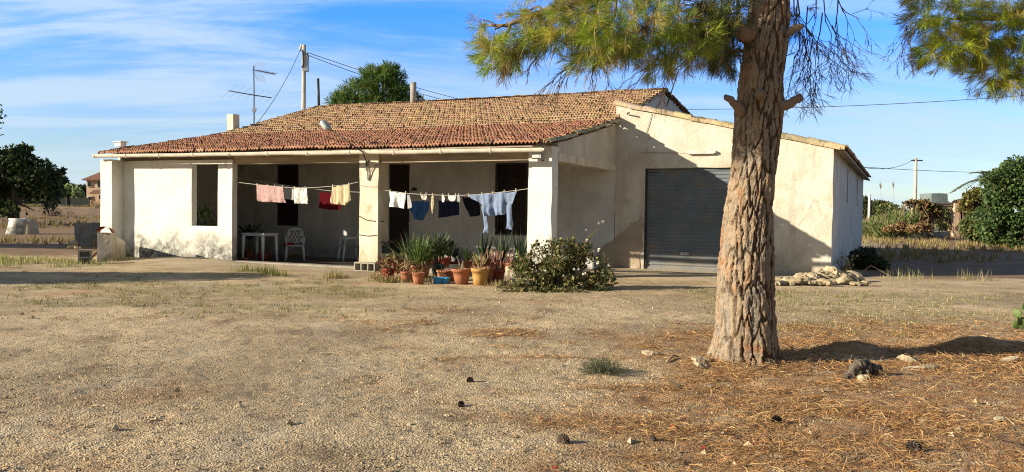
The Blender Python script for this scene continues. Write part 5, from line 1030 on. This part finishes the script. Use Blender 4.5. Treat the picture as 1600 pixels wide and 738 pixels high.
# ---------------------------------------------------------------- left yard
la, lb = gpz(157.5, 409.5), np.array([-11.85, 24.95, 0.]); dv = lb-la; Lw = np.linalg.norm(dv[:2]); hz = at(157, 364, la[1])[2]-la[2]
o = thing('low_pier', 'low rendered pier wall with a broken roof tile on top at the left corner', 'wall', la, math.atan2(dv[1], dv[0]))
def pm(v): v[:, 2] = v[:, 2]+np.where(v[:, 2] > .3, -.16*v[:, 0], 0); return v
MB().box(0, Lw, -.24, .08, -.2, hz, .18).mapv(pm).warp(.025, 2.2).build('pier_wall', P['plaster_cream'], o)
b = MB(); n = 10; th = np.linspace(.1, math.pi-.1, n)
b.grid(np.stack([np.stack([np.full(n, x), -.06+.16*np.cos(th)*1.25, hz+.02+.16*np.sin(th)*(1-.1*x)-.1*x], -1) for x in (-.16, .1, .4, .7)])); b.grid(np.stack([np.stack([np.full(n, x), -.06+.145*np.cos(th)*1.25, hz+.005+.14*np.sin(th)-.1*x], -1) for x in (-.16, .1, .4, .7)]), None, True); b.warp(.012, 6)
t_ = b.build('roof_tile', mat('tile_single', (.42, .13, .06), (.32, .1, .05), 8., .9, .3, 60)); t_.location = la; t_.rotation_euler = (0.05, -.06, math.atan2(dv[1], dv[0])+.1); tag(t_, 'broken red roof tile lying on the low pier', 'tile')
p = gpz(137, 386); o = thing('stone_trough', 'grey rendered trough block in shade left of the house', 'trough', p, -.1); w_ = 44*p[1]/1300
MB().box(-w_/2, w_/2, 0, .9, -.2, 40*p[1]/1300*.92, .2).warp(.05, 1.6).build('trough_body', P['concrete_shaded'], o)
MB().box(-w_*.28, w_*.2, -.06, .0, 0, .42, .15).warp(.03, 2).build('trough_spout', P['concrete_shaded'], o)
for x, y, s_ in ((118, 385, .22), (112, 389, .14), (122, 390, .12)): q = gpz(x, y); rock('grey stone tumbled at the foot of the trough', q, s_, s_*.8, s_*.6, .3, 'stones by the trough', int(x))
p = gpz(30, 366); k = p[1]/1300
o = thing('well', 'whitewashed round well curb in the dry field below the dark tree', 'well', p)
MB().lathe([(20*k, -.1), (17*k, .25), (14*k, 20*k), (14.5*k, 24*k), (11*k, 24*k), (10.5*k, 10*k)], (0, 0, 0), 22).warp(.06, 1.5).build('well_curb', P['plaster_white'], o, True)
MB().lathe([(14*k, 0), (10*k, 16*k), (9*k, 21*k), (0, 21.5*k)], (17*k, 0, 0), 16).warp(.08, 1.4).build('side_mass', P['plaster_bare'], o, True)
# dead brush heaps
def brush(lab, px, py, w, h, n, seed):
    p = gpz(px, py); b = MB(); k = p[1]/1300; col = [(1.2, 1.15, 1.05), (.8, .75, .7), (1.6, 1.55, 1.45)]
    for i in range(n):
        c = np.array([rs.randn()*w*k*.4, rs.randn()*w*k*.25, abs(rs.randn())*h*k*.45]); d = unit(1)[0]; d[2] = abs(d[2])*.6; L = .35+.6*rs.rand(); b.tube([c-d*L/2, c+.1*rs.randn(3), c+d*L/2], [.03, .024, .012], 4, col=col[i % 3], cap=False)
    kind(b.build('brush', P['twig']), 'stuff').location = p
brush('heap of grey dead branches in the field between well and house', 82, 350, 30, 26, 300, 1); brush('smaller heap of dead branches left of the well in the field', 5, 338, 22, 16, 140, 2); brush('low scatter of dead twigs just right of the well', 58, 346, 18, 12, 110, 3)
# far fence, low wall, peach house
fy = 100.; o = thing('dark_fence', 'dark green mesh fence along the far side of the left field', 'fence', (at(75, 320, fy)[0], fy, 0))
x0, x1 = at(-30, 315, fy)[0]-at(75, 320, fy)[0], at(140, 315, fy)[0]-at(75, 320, fy)[0]; zt, zb = at(100, 309.5, fy)[2], at(100, 323, fy)[2]
fb = MB()
for x in np.arange(x0, x1, .1): fb.box(x, x+.085, -.02, .02, zb, zt-.05)
fb.build('mesh_panel', P['fence_far'], o)
MB().box(x0, x1, -.05, .05, zt-.05, zt+.02).build('rail', P['iron'], o)
for x in np.arange(x0, x1, 2.6): MB().cyl((x, -.08, -.5), (x, -.08, zt+.1), .05, n=6).build('fence_post', P['iron'], o)
fy = 88.; a, b_ = at(68, 328, fy), at(150, 330, fy); o = MB().box(0, b_[0]-a[0], -.15, .15, -1., at(100, 323.5, fy)[2]-0, .8).warp(.05, .8).build('field_wall', P['wall_far']); o.location = (a[0], fy, 0); tag(o, 'low pale field wall below the dark fence', 'wall')
hy = 130.; c0, c1_ = at(135, 318, hy), at(200, 318, hy); o = thing('peach_house', 'two storey peach house with brown roof beyond the left field', 'house', (c0[0], hy, 0)); wv = c1_[0]-c0[0]; hz = at(140, 281, hy)[2]; gz_ = at(140, 325, hy)[2]
MB().box(0, wv, 0, 8, gz_-1, hz, 3).build('wall', P['house_far'], o)
b = MB(); ap = at(165, 266, hy)[2]; e = .5
b.add([(-e, -e, hz+.02), (wv+e, -e, hz+.02), (wv+e, 8+e, hz+.02), (-e, 8+e, hz+.02), (wv*.5, 3.5, ap+1), (wv*.5, 4.5, ap+1), (-e, -e, hz-.12), (wv+e, -e, hz-.12), (wv+e, 8+e, hz-.12), (-e, 8+e, hz-.12)], [np.array([(0, 1, 7, 6), (1, 2, 8, 7), (2, 3, 9, 8), (3, 0, 6, 9), (9, 8, 7, 6)]), np.array([(0, 1, 4), (2, 3, 5)]), np.array([(1, 2, 5, 4), (3, 0, 4, 5)])]); b.build('roof', P['roof_far'], o)
for x, y, w_, h_ in ((140, 288, 7, 9), (155, 288, 6, 10), (158, 308, 8, 8), (141, 310, 7, 7)):
    q = at(x, y, hy); kx = hy/1300; f_ = MB().box(q[0]-c0[0]-w_*kx/2, q[0]-c0[0]+w_*kx/2, -.12, -.005, q[2]-h_*kx/2, q[2]+h_*kx/2).build('window', P['gutter'], o)
    MB().box(q[0]-c0[0]-w_*kx/2+.1, q[0]-c0[0]+w_*kx/2-.1, -.16, -.125, q[2]-h_*kx/2+.1, q[2]+h_*kx/2-.1).build('pane', P['glass_dark'], f_)
q = at(155, 300, hy)[2]; b = MB(); b.ring([(-1.4, q-.35), (-.01, q+.15), (-.01, q+.3), (-1.4, q-.2)], 1.2, wv, axis=0); b.build('awning_roof', P['roof_far'], o)
# ---------------------------------------------------------------- right side
# rubble heap: every stone is its own rock
pr = np.random.RandomState(9); k = 0
def heap_z(x): return np.interp(x, [1205, 1235, 1262, 1285, 1310, 1335, 1350], [.0, .05, .20, .30, .27, .13, .0])
for i in range(64):
    px = pr.uniform(1206, 1346); top = heap_z(px); y = pr.rand()
    g_ = gpz(px, 447-3*y); g_[1] += y*.7; g_[0] = at(px, 440, g_[1])[0]; zz_ = top*(.15+.95*y)*(1 if y > .25 else .4)
    s_ = pr.uniform(.06, .145)*(1.25 if pr.rand() < .25 else .85)
    rock('pale broken stone in the rubble heap at the garage corner', (g_[0], g_[1], G(g_[0], g_[1])+zz_*.85), s_*1.35, s_*.9, s_*.55, pr.rand()*6, 'stones of the rubble heap', i, 'stone_rubble', np.array([1, .97, .92])*pr.uniform(.75, 1.2), sink=.35)
p = gpz(1352, 447); rock('single white stone right of the rubble heap', p, .1, .08, .08, 0, None, 77)
# shrub in the shade of the garage side, thistles
B = np.array([at(1350, 410, 24.5)[0], 24.5, 0.]); ctree('shaded_shrub', 'dark shrub in the shade against the garage side wall', 'bush', B, relc(B, [(1348, 405, 22, 26), (1365, 418, 24, 18), (1335, 425, 14, 16)], 24.5), 3000, .13, [(.05, .07, .03), (.08, .1, .045), (.03, .045, .02)], None, seed=14)
B = gpz(1322, 428); o = thing('thistle_plant', 'dry thistle with pale seed heads sprouting behind the rubble heap', 'plant', B); b = MB(); hd_ = MB()
for i in range(16):
    x, y = rnd(1, 1308, 1340)[0], rnd(1, 400, 416)[0]; e_ = at(x, y, B[1]+.3*rs.randn())-B; b.tube([(rs.randn()*.06, rs.randn()*.06, 0), e_*.5+.03*rs.randn(3), e_], [.009, .007, .005], 5, col=(1.5, 1.4, .9)); sh_ = MB().lathe([(0, -.03), (.03, -.015), (.035, .015), (0, .04)], (0, 0, 0), 7).build('seed_head', P['stone_pale'], o); sh_.location = e_; broad_ = blades(b, 2, .2, .015, .6, [(1.2, 1.2, .6)], e_*.4)
b.build('stems', P['twig'], o)
p = gpz(1378, 432); o = MB().tube([(-.5, .2, .02), (-.3, 0, .28), (-.02, -.1, .12), (.2, -.1, .0)], .014, 5, col=(1.6, 1.4, 1.1)).build('dry_stalk', P['twig']); o.location = p; tag(o, 'bent dry stalk at the edge of the garage shade', 'stalk')
# mid-field: low wall, stones, pergola with dead vine, tank, reeds
o = thing('field_kerb', 'low pale kerb wall in the field behind the garage', 'wall', gp(1398, 374)); q = gp(1482, 371)-gp(1398, 374); ln = np.linalg.norm(q); MB().box(0, ln, -.2, .2, -.3, .5, .8).warp(.07, 1).build('kerb', P['concrete'], o); o.rotation_euler = (0, 0, math.atan2(q[1], q[0]))
for i, (x, y, s_) in enumerate(((1404, 364, .5), (1415, 365, .55), (1372, 366, .4), (1380, 367, .35), (1364, 368, .5), (1388, 368, .3), (1368, 364, .4), (1358, 366, .45), (1378, 363, .35))):
    p = gp(x, y+2); rock('pale stone block lying in the field beyond the garage', p, s_*.8, s_*.6, s_*.6, i, 'stones in the field beyond the garage', 40+i)
p = gp(1513, 373); o = MB().lathe([(.22, 0), (.2, .5), (.13, .7), (.12, .9), (0, .95)], (0, 0, 0), 10).build('marker_post', P['pot_white'], None, True); o.location = p; tag(o, 'short white marker post in the field', 'post')
PY_ = 66.; o = thing('vine_pergola', 'ruined pergola smothered in dry brown vine in the right field', 'pergola', (at(1460, 365, PY_)[0], PY_, 0)); OB = np.array([at(1460, 365, PY_)[0], PY_, 0.])
for x, y0, w_, m_ in ((1427, 325, .16, 'wall_far'), (1494, 318, .24, 'house_far'), (1455, 326, .12, 'trunk_plain'), (1514, 325, .12, 'trunk_plain')):
    q = at(x, y0, PY_)-OB; MB().box(q[0]-w_, q[0]+w_, -.25, .25, -.3, q[2], .6).warp(.06, 1).build('post', P[m_], o)
b = MB()
for y_ in (316, 320): a, c_ = at(1415, y_, PY_)-OB, at(1525, y_, PY_)-OB; b.tube([a, (a+c_)/2+np.array([0, 0, -.15]), c_], .1, 6)
b.build('beam', P['trunk_plain'], o)
vc = relc(OB, [(1425, 322, 16, 10), (1445, 318, 18, 8), (1470, 320, 20, 8), (1495, 322, 22, 10), (1515, 325, 16, 10), (1440, 334, 16, 14), (1418, 335, 14, 16), (1510, 340, 12, 16), (1465, 330, 16, 10), (1482, 335, 10, 14), (1525, 348, 10, 14)], PY_)
crown(MB(), vc, 7000, .30, [(.20, .12, .05), (.28, .19, .08), (.14, .09, .04), (.17, .15, .05)], .7, .25, .9, 15).build('dry_vine', P['dry_grass'], o)
b = MB()
for i in range(40): q = at(rnd(1, 1410, 1525)[0], 322, PY_)-OB; q[1] = rs.randn()*.5; b.tube([q, q+np.array([.3*rs.randn(), .2*rs.randn(), -.9]), q+np.array([.6*rs.randn(), .2*rs.randn(), -1.8-.5*rs.rand()])], [.05, .04, .03], 4, col=(.7, .6, .5))
b.build('vine_stems', P['twig'], o)
p = at(1457, 318, 74); b = MB(); a, c_ = at(1446, 318, 74), at(1471, 318, 74); o = b.box(a[0]-p[0], c_[0]-p[0], -1, 1, -p[2], at(1457, 303, 74)[2]-p[2], .5).warp(.08, .8).build('water_tank', P['tank']); o.location = p; tag(o, 'green water tank standing behind the dry vine pergola', 'tank')
p = gp(1475, 363); b = MB(); o = b.lathe([(3.0, -.2), (2.4, .7), (1.5, 1.5), (.5, 1.9), (0, 2.0)], (0, 0, 0), 16).warp(.5, .7).build('earth_mound', P['wall_far'], None, True); o.location = (p[0], p[1]+1, 0); tag(o, 'pale earth mound under the pergola', 'mound')
# reeds
def rd_(x, y): return np.ones_like(x)
rb = MB(); ry = 62.; n = 900
xx = rnd(n, at(1355, 340, ry)[0], at(1418, 340, ry)[0]); yy = ry+rnd(n, -2, 2.5); H = rnd(n, 1.2, 2.6)*(.75+.3*np.sin(xx*1.1)); a = rs.rand(n)*6.28; nL = 5
for kx in range(nL):
    z0 = H*(.15+.17*kx); a2 = rs.rand(n)*6.28; Lf = rnd(n, .5, .9); d = np.stack([np.cos(a2)*Lf*.7, np.sin(a2)*Lf*.5, Lf*rnd(n, .2, .9)], -1); s_ = np.stack([-np.sin(a2), np.cos(a2), 0*a2], -1)*.05; cc = np.array([(.13, .19, .05), (.2, .24, .07), (.28, .28, .12), (.09, .14, .04)])[rs.randint(0, 4, n)]*(.8+.4*rs.rand(n, 1)); rb.leafs(np.stack([xx, yy, z0], -1), d, s_, cc)
for i in range(0, n, 8): rb.tube([(xx[i], yy[i], 0), (xx[i]+.05, yy[i], H[i]), (xx[i]+.15, yy[i], H[i]+.5)], [.025, .02, .01], 4, col=(.3, .26, .13))
kind(rb.build('reeds', P['dry_grass']), 'stuff')
for x, t_ in ((1376, 284), (1396, 283)):
    p = gp(x, 366); e_ = at(x, t_, p[1])-p; b = MB(); b.tube([(0, 0, 0), e_*.5+np.array([.05, 0, 0]), e_], [.02, .014, .007], 5, col=(1.2, 1.1, .6)); blades(b, 14, .75, .022, .1, [(1.3, 1.1, .7)], e_*.86, .02, .25, 1.25); o = b.build('reed_plume', P['twig']); o.location = p; tag(o, 'tall reed plume standing above the reeds, %s one' % ('left' if x < 1380 else 'right'), 'reed')
p = gp(1357, 366); t_ = at(1357, 303, p[1])[2]; o = MB().tube([(0, 0, -.2), (0, 0, t_)], .12, 8).build('white_post', P['pot_white'], None, True); o.location = p; tag(o, 'tall pale post right behind the garage back corner', 'post')
DB = [(.24, .14, .06), (.32, .21, .09), (.17, .10, .05), (.36, .27, .13)]
for i, (px, py, rx, rz, Y, lab) in enumerate(((1405, 352, 20, 12, 58, 'dry brown bush before the pergola, left'), (1440, 352, 18, 14, 57, 'dry brown bush before the pergola, under the leaning vine'), (1500, 352, 14, 16, 55, 'reddish dry bush at the foot of the pergola post'), (1535, 362, 16, 12, 52, 'dry brown bush against the large green bush'))):
    B = np.array([at(px, 360, Y)[0], Y, 0]); ctree('dry_bush', lab, 'bush', B, relc(B, [(px, py+4, rx, rz*.5), (px-rx*.8, py+7, rx*.6, rz*.35), (px+rx*.7, py+6, rx*.5, rz*.45), (px+rx*.2, py-1, rx*.4, rz*.5)], Y), 1500, .17, DB, None, 'dry bushes round the pergola', 'dry_grass', .2, 1.2, 50+i)
for i, (px, py, rx, rz, Y, lab) in enumerate(((150, 325, 12, 14, 60, 'tall brown dry bush against the left end of the house'), (90, 338, 16, 6, 62, 'low brown dry bush in the field below the field wall'), (45, 332, 18, 6, 70, 'low brown dry bush behind the well'))):
    B = gpz(px, py+rz); Y = B[1]; ctree('dry_bush', lab, 'bush', B, relc(B, [(px, py, rx, rz), (px-rx*.6, py+rz*.4, rx*.6, rz*.6), (px+rx*.6, py+rz*.4, rx*.6, rz*.7)], Y), 1500, .2, DB, None, 'dry bushes in the left field', 'dry_grass', .2, 1.2, 60+i)
for i, (px, py, rx, rz, Y, lab) in enumerate(((1388, 332, 26, 16, 70, 'light green scrub left of the slim utility pole'), (1480, 334, 24, 12, 72, 'olive scrub filling the back of the pergola'), (1522, 350, 18, 18, 50, 'light green scrub at the left foot of the large bush'))):
    B = np.array([at(px, 362, Y)[0], Y, 0]); ctree('scrub_bush', lab, 'bush', B, relc(B, [(px, py, rx, rz), (px-rx*.7, py+6, rx*.6, rz*.7), (px+rx*.7, py+5, rx*.6, rz*.8), (px, py+14, rx*.9, rz)], Y), 2600, .24, [(.13, .18, .05), (.18, .22, .07), (.22, .2, .08), (.09, .13, .04)], None, None, 'leaves', .2, 1., 70+i)
# trees closing the horizon on the right
for i, (px, py, rx, rz, Y, lab) in enumerate([(1375, 328, 22, 14, 130, 'far tree behind the reeds'), (1475, 332, 30, 14, 150, 'far tree behind the pergola'), (1520, 332, 30, 16, 140, 'far tree between pergola and large bush'), (1352, 325, 8, 16, 120, 'far tree at the garage back corner')]):
    B = np.array([at(px, 344, Y)[0], Y, 0]); ctree('far_tree', lab, 'tree', B, relc(B, [(px, py, rx, rz), (px-rx*.5, py+6, rx*.6, rz*.7), (px+rx*.5, py+6, rx*.6, rz*.6)], Y), 1300, .9, [(.06, .085, .03), (.09, .11, .04), (.12, .12, .045)], (.3, max(1.5, at(px, py, Y)[2]*.6)), None, seed=40+i)
# ---------------------------------------------------------------- foreground
# prickly pear at the right edge
p = gpz(1600, 517); o = thing('prickly_pear', 'small prickly pear cactus at the right edge of the yard', 'cactus', p)
for x, y, s_, ti in ((1597, 505, .075, .1), (1590, 491, .065, -.4), (1603, 488, .07, .3), (1592, 502, .06, -.7), (1612, 500, .075, .6), (1588, 508, .06, -.9), (1600, 480, .05, .1)):
    q = at(x, y, p[1]-.02*rs.rand())-p; b = MB(); b.lathe([(0, -1.2), (.45, -.9), (.85, -.2), (.95, .3), (.7, .85), (0, 1.15)], (0, 0, 0), 12); m_ = np.array([[math.cos(ti), 0, math.sin(ti)], [0, 1, 0], [-math.sin(ti), 0, math.cos(ti)]]); b.mapv(lambda v: (v*np.array([s_, s_*.25, s_]))@m_.T); f_ = b.build('pad', P['cactus'], o, True); f_.location = q; f_.rotation_euler = (0, 0, rs.randn()*.5)
# green weed tuft
p = gpz(940, 584); o = thing('weed_plant', 'low feathery grey green weed on the gravel left of the pine', 'plant', p); b = MB()
blades(b, 260, .24, .003, .35, [(.12, .13, .075), (.085, .10, .055), (.16, .16, .10), (.24, .21, .13)], (0, 0, 0), .16, 1.0, .25)
n = 900; q = unit(n)*np.array([.22, .2, .14])*rs.rand(n, 1)**.5; q[:, 2] = abs(q[:, 2])+.01; a = unit(n); a[:, 2] = abs(a[:, 2]); s2 = np.cross(a, unit(n)); s2 /= np.linalg.norm(s2, axis=1)[:, None]; b.leafs(q, a*.035, s2*.003, np.array([(.13, .15, .075), (.18, .2, .1), (.09, .11, .05)])[rs.randint(0, 3, n)]); b.build('foliage', P['leaves'], o)
p = gpz(640, 548); 
# pine cones
def cone(lab, px, py, s_):
    p = gpz(px, py); b = MB(); ax = unit(1)[0]; ax[2] = abs(ax[2])*.4; ax /= np.linalg.norm(ax); e1 = np.cross(ax, [0, 0, 1.]); e1 /= np.linalg.norm(e1); e2 = np.cross(ax, e1)
    for i in range(70):
        t_ = i/70; a = i*2.39996; r = s_*.42*math.sin(math.pi*(.12+.8*t_))**.8; d = math.cos(a)*e1+math.sin(a)*e2; base = ax*s_*(t_-.5)*1.1+d*r*.25; tipv = d*r*1.35+ax*s_*.16*(1-t_); sd = np.cross(d, ax)*s_*.13
        b.add([base-sd*.5, base+sd*.5, base+tipv+sd*.8, base+tipv+ax*.02*s_*3, base+tipv-sd*.8, base+tipv*.9-ax*.03], np.array([(0, 1, 2, 3), (0, 3, 4, 0)])[:1].repeat(1, 0)); b.add([base, base+tipv-sd, base+tipv+ax*s_*.09, base+tipv+sd], np.array([(0, 1, 2, 3)])); b.add([base-ax*.01, base+tipv*.96+sd, base+tipv*.96-ax*s_*.03, base+tipv*.96-sd], np.array([(0, 1, 2, 3)]))
    b.tube([-ax*s_*.5, ax*s_*.5], [s_*.16, s_*.08], 7); o = b.build('pine_cone', P['cone']); o.location = (p[0], p[1], p[2]+s_*.32); tag(o, lab, 'pine cone')
cone('dark pine cone alone on the gravel, the farther of two before the pots', 735, 598, .055); cone('dark pine cone alone on the gravel, the nearer of two before the pots', 720, 635, .045); cone('dark pine cone at the left tip of the needle litter', 881, 693, .065); cone('pine cone in the needles below the big pine trunk', 1213, 663, .07); cone('pine cone in the needles near the lower right corner', 1427, 706, .075); cone('pine cone half sunk in the litter left of the pine trunk base', 1060, 608, .05); cone('small pine cone near the pale flakes below the pine', 1020, 690, .04)
# root stump
p = gpz(1342, 592); o = thing('root_stump', 'gnarled grey root stump poking out of the needle litter', 'stump', p)
b = MB(); q = lambda x, y, d=0: at(x, y, p[1]+d)-p
for pts, rr in (([q(1320, 598, -.04), q(1325, 590), q(1331, 578, .03), q(1337, 569, .05), q(1345, 564, .07), q(1352, 566, .1), q(1356, 574, .13)], (.022, .034, .042, .045, .04, .05, .03)),
                ([q(1344, 565, .07), q(1352, 563, .12), q(1360, 568, .16), q(1366, 580, .17), q(1371, 592, .14)], (.04, .05, .042, .036, .02)), ([q(1350, 568, .1), q(1355, 582, .06), q(1362, 594, .0)], (.035, .03, .012)),
                ([q(1340, 566, .06), q(1338, 560, .12), q(1341, 556, .15)], (.03, .02, .008)), ([q(1328, 584, .02), q(1322, 584, -.02), q(1317, 590, -.05)], (.028, .02, .008)), ([q(1362, 572, .15), q(1372, 568, .2), q(1378, 574, .22)], (.03, .018, .006)), ([q(1344, 580, .16), q(1352, 588, .15), q(1360, 592, .16)], (.05, .05, .04))):
    k_ = np.linspace(0, len(pts)-1, len(pts)*4); pts = np.array(pts); pa = np.stack([np.interp(k_, range(len(pts)), pts[:, i]) for i in range(3)], -1); b.tube(pa, np.interp(k_, range(len(rr)), rr)*(1+.25*rs.randn(len(k_)).clip(-1, 1)), 10)
b.warp(.022, 11).warp(.014, 34).mapv(lambda v: v-np.array([0, 0, .03])); b.build('root', P['root_wood'], o, True)
p2_ = gpz(1346, 594); rock('pale stone wedged under the root stump', (p2_[0], p2_[1]-.05, p2_[2]), .06, .045, .04, .3, None, 91)
for lab, px, py, sx, sy, sz, rz, sd in (('flat pale rock flush with the ground left of the pine trunk', 1020, 555, .13, .09, .045, -.3, 1), ('pale rock plate at the left foot of the pine trunk', 1097, 566, .13, .1, .05, .1, 2), ('pale rock by the trunk base, lower of two plates', 1100, 574, .12, .07, .04, .2, 3), ('pale rock ledge in the litter right of the root stump', 1440, 578, .22, .10, .045, -.1, 4), ('pale rock beside the end of the trunk shadow', 1575, 566, .16, .09, .04, .1, 6), ('lump of rock above the ledge right of the stump', 1425, 566, .2, .09, .05, .15, 7),
                                         ('small white stone in the litter at the right edge', 1563, 656, .055, .04, .025, .2, 8), ('whitish stone on the gravel left of the litter', 1012, 592, .045, .035, .02, .4, 9), ('tiny white stone near the bottom middle', 640, 665, .03, .024, .016, .5, 10), ('whitish flake below the pine trunk, left', 1110, 605, .07, .05, .02, .7, 11), ('small pale stone at the bottom right corner', 1575, 728, .04, .03, .02, .1, 12), ('pale stone right of the pine cone by the corner', 1440, 660, .04, .03, .02, .9, 13), ('long pale stone on the left gravel', 880, 573, .045, .03, .015, 1.2, 14)):
    p = gpz(px, py); rock(lab, p, sx*.85, sy*.8, sz*.85, rz, None, sd+60, sink=.62)
def stick(lab, pts, r, name='stick', c=(1.6, 1.4, 1.1)):
    P3 = np.array([gpz(x, y)+np.array([0, 0, h]) for x, y, h in pts]); o = MB().tube(P3-P3[0], np.linspace(r, r*.5, len(P3)), 6, col=c).warp(.004, 20).build(name, P['twig'], None, True); o.location = P3[0]; tag(o, lab, 'stick')
stick('pale curved stick left of the pine trunk base', [(1042, 568, .02), (1052, 561, .04), (1060, 560, .02)], .014); stick('thin stick leaning out of the trunk shadow', [(1520, 540, .02), (1535, 549, .05), (1550, 557, .02)], .012); stick('forked dry twig at the shadow side of the pine foot', [(1212, 556, .0), (1208, 547, .1), (1203, 540, .2)], .008); stick('thin twig lying along the ledge by the shadow', [(1455, 549, .03), (1470, 556, .03), (1488, 562, .01)], .01); stick('dark twig in the litter below the pine', [(1188, 578, .01), (1205, 572, .04), (1228, 574, .02)], .008, c=(.4, .3, .25)); stick('dark twig on the litter at the right', [(1560, 690, .02), (1585, 700, .04), (1600, 704, .02)], .008, c=(.5, .4, .32))
for i, (x, y) in enumerate(((845, 660), (1047, 672), (1100, 706), (1178, 700), (865, 738))):
    p = gpz(x, y-2); b = MB(); n = 5; d = unit(n); d[:, 2] = abs(d[:, 2])*.6; s2 = np.cross(d, [0, 0, 1.]); b.leafs(np.zeros((n, 3)), d*.035, s2*.014); o = b.build('fallen_petal', P['petal_red']); o.location = p+np.array([0, 0, .012]); tag(o, 'red petal fallen on the litter below the pine', 'petal', 'red petals on the ground')
# ================================================================ CAMERA, SUN, SKY
cam = bpy.data.cameras.new('camera'); co = bpy.data.objects.new('camera', cam); COL.objects.link(co)
cam.sensor_width = 36; cam.lens = 36*F/1600; cam.clip_end = 20000; cam.clip_start = .05
co.matrix_world = Matrix.Translation((0, 0, EYE)) @ Matrix.Rotation(math.pi/2+PITCH, 4, 'X') @ Matrix.Rotation(ROLL, 4, 'Z')
S.camera = co
hd = U*1.14+V*1.0; sund = np.array([hd[0], hd[1], -.5]); sund /= np.linalg.norm(sund)
sl = bpy.data.lights.new('sun', 'SUN'); so = bpy.data.objects.new('sun', sl); COL.objects.link(so)
so.rotation_euler = Vector(sund).to_track_quat('-Z', 'Y').to_euler(); so.location = (-20, -10, 30)
sl.energy = SUN_E; sl.angle = math.radians(.5); sl.color = SUN_C
elev = math.asin(-sund[2]); azi = math.atan2(-sund[0], -sund[1])
w = bpy.data.worlds.new('World'); S.world = w; w.use_nodes = True; t = NT(w.node_tree)
for n_ in list(w.node_tree.nodes): w.node_tree.nodes.remove(n_)
out = t.n('ShaderNodeOutputWorld'); bg = t.n('ShaderNodeBackground'); bg.inputs['Strength'].default_value = SKY_S; t.l(bg.outputs[0], out.inputs[0])
sky = t.n('ShaderNodeTexSky', sky_type='NISHITA'); sky.sun_disc = False; sky.sun_elevation = elev; sky.sun_rotation = azi; sky.air_density = 1.; sky.dust_density = SKY_D; sky.ozone_density = 2.5
hs = t.n('ShaderNodeHueSaturation'); hs.inputs['Saturation'].default_value = SKY_SAT; hs.inputs['Value'].default_value = SKY_V; t.l(sky.outputs[0], hs.inputs['Color'])
tc = t.n('ShaderNodeTexCoord'); sp = t.n('ShaderNodeSeparateXYZ'); t.l(tc.outputs['Generated'], sp.inputs[0])
den = t.math('ADD', t.math('MAXIMUM', sp.outputs['Z'], 0.), .12)
cb = t.n('ShaderNodeCombineXYZ'); t.l(t.math('DIVIDE', sp.outputs['X'], den), cb.inputs[0]); t.l(t.math('DIVIDE', sp.outputs['Y'], den), cb.inputs[1])
mp = t.n('ShaderNodeMapping'); t.l(cb.outputs[0], mp.inputs[0]); mp.inputs['Rotation'].default_value = (0, 0, math.radians(-24)); mp.inputs['Scale'].default_value = (.30, 1.05, 1); mp.inputs['Location'].default_value = CLOUD_OFF
n1 = t.noise(mp.outputs[0], 1.25, 10, .62, 1.1); n2 = t.noise(cb.outputs[0], .16, 3, .5)
k = t.ramp(t.math('ADD', t.math('MULTIPLY', n1, .75), t.math('MULTIPLY', n2, .35)), CLOUD_LO, CLOUD_HI)
left = t.ramp(sp.outputs['X'], .75, -.55)              # the veil thickens towards the sun's side of the sky
k = t.math('MULTIPLY', k, t.math('ADD', t.math('MULTIPLY', left, .6), .5))
k = t.math('MINIMUM', t.math('MULTIPLY', k, CLOUD_A), .8)
fr = t.math('MULTIPLY', t.ramp(sp.outputs['Y'], .1, .6), t.ramp(sp.outputs['Z'], .52, .34))   # added blue boost in the band ahead only, keeping shade dark; paler towards horizon
tint = t.mix(t.ramp(sp.outputs['Z'], .03, .34), SKY_LOW, SKY_HIGH); tint = t.mix(fr, (1., 1., 1.), tint)
blue = t.mix(1., hs.outputs[0], tint, 'MULTIPLY'); ccol = t.mix(fr, tuple(x*.5 for x in CLOUD_C), CLOUD_C)
c = t.mix(k, blue, ccol); t.l(c, bg.inputs['Color'])
S.render.engine = 'CYCLES'; S.view_settings.view_transform = 'Standard'; S.view_settings.look = 'None'; S.view_settings.exposure = EXPO; S.view_settings.gamma = 1; S.view_settings.use_curve_mapping = False
S.cycles.use_denoising = True; S.cycles.denoising_input_passes = 'RGB_ALBEDO_NORMAL'; S.cycles.denoising_prefilter = 'NONE'; S.cycles.max_bounces = 6; S.cycles.transparent_max_bounces = 8; S.render.resolution_x = 1024; S.render.resolution_y = 472
S.cycles.use_adaptive_sampling = False; S.cycles.filter_width = 1.1; S.cycles.sample_clamp_indirect = 3
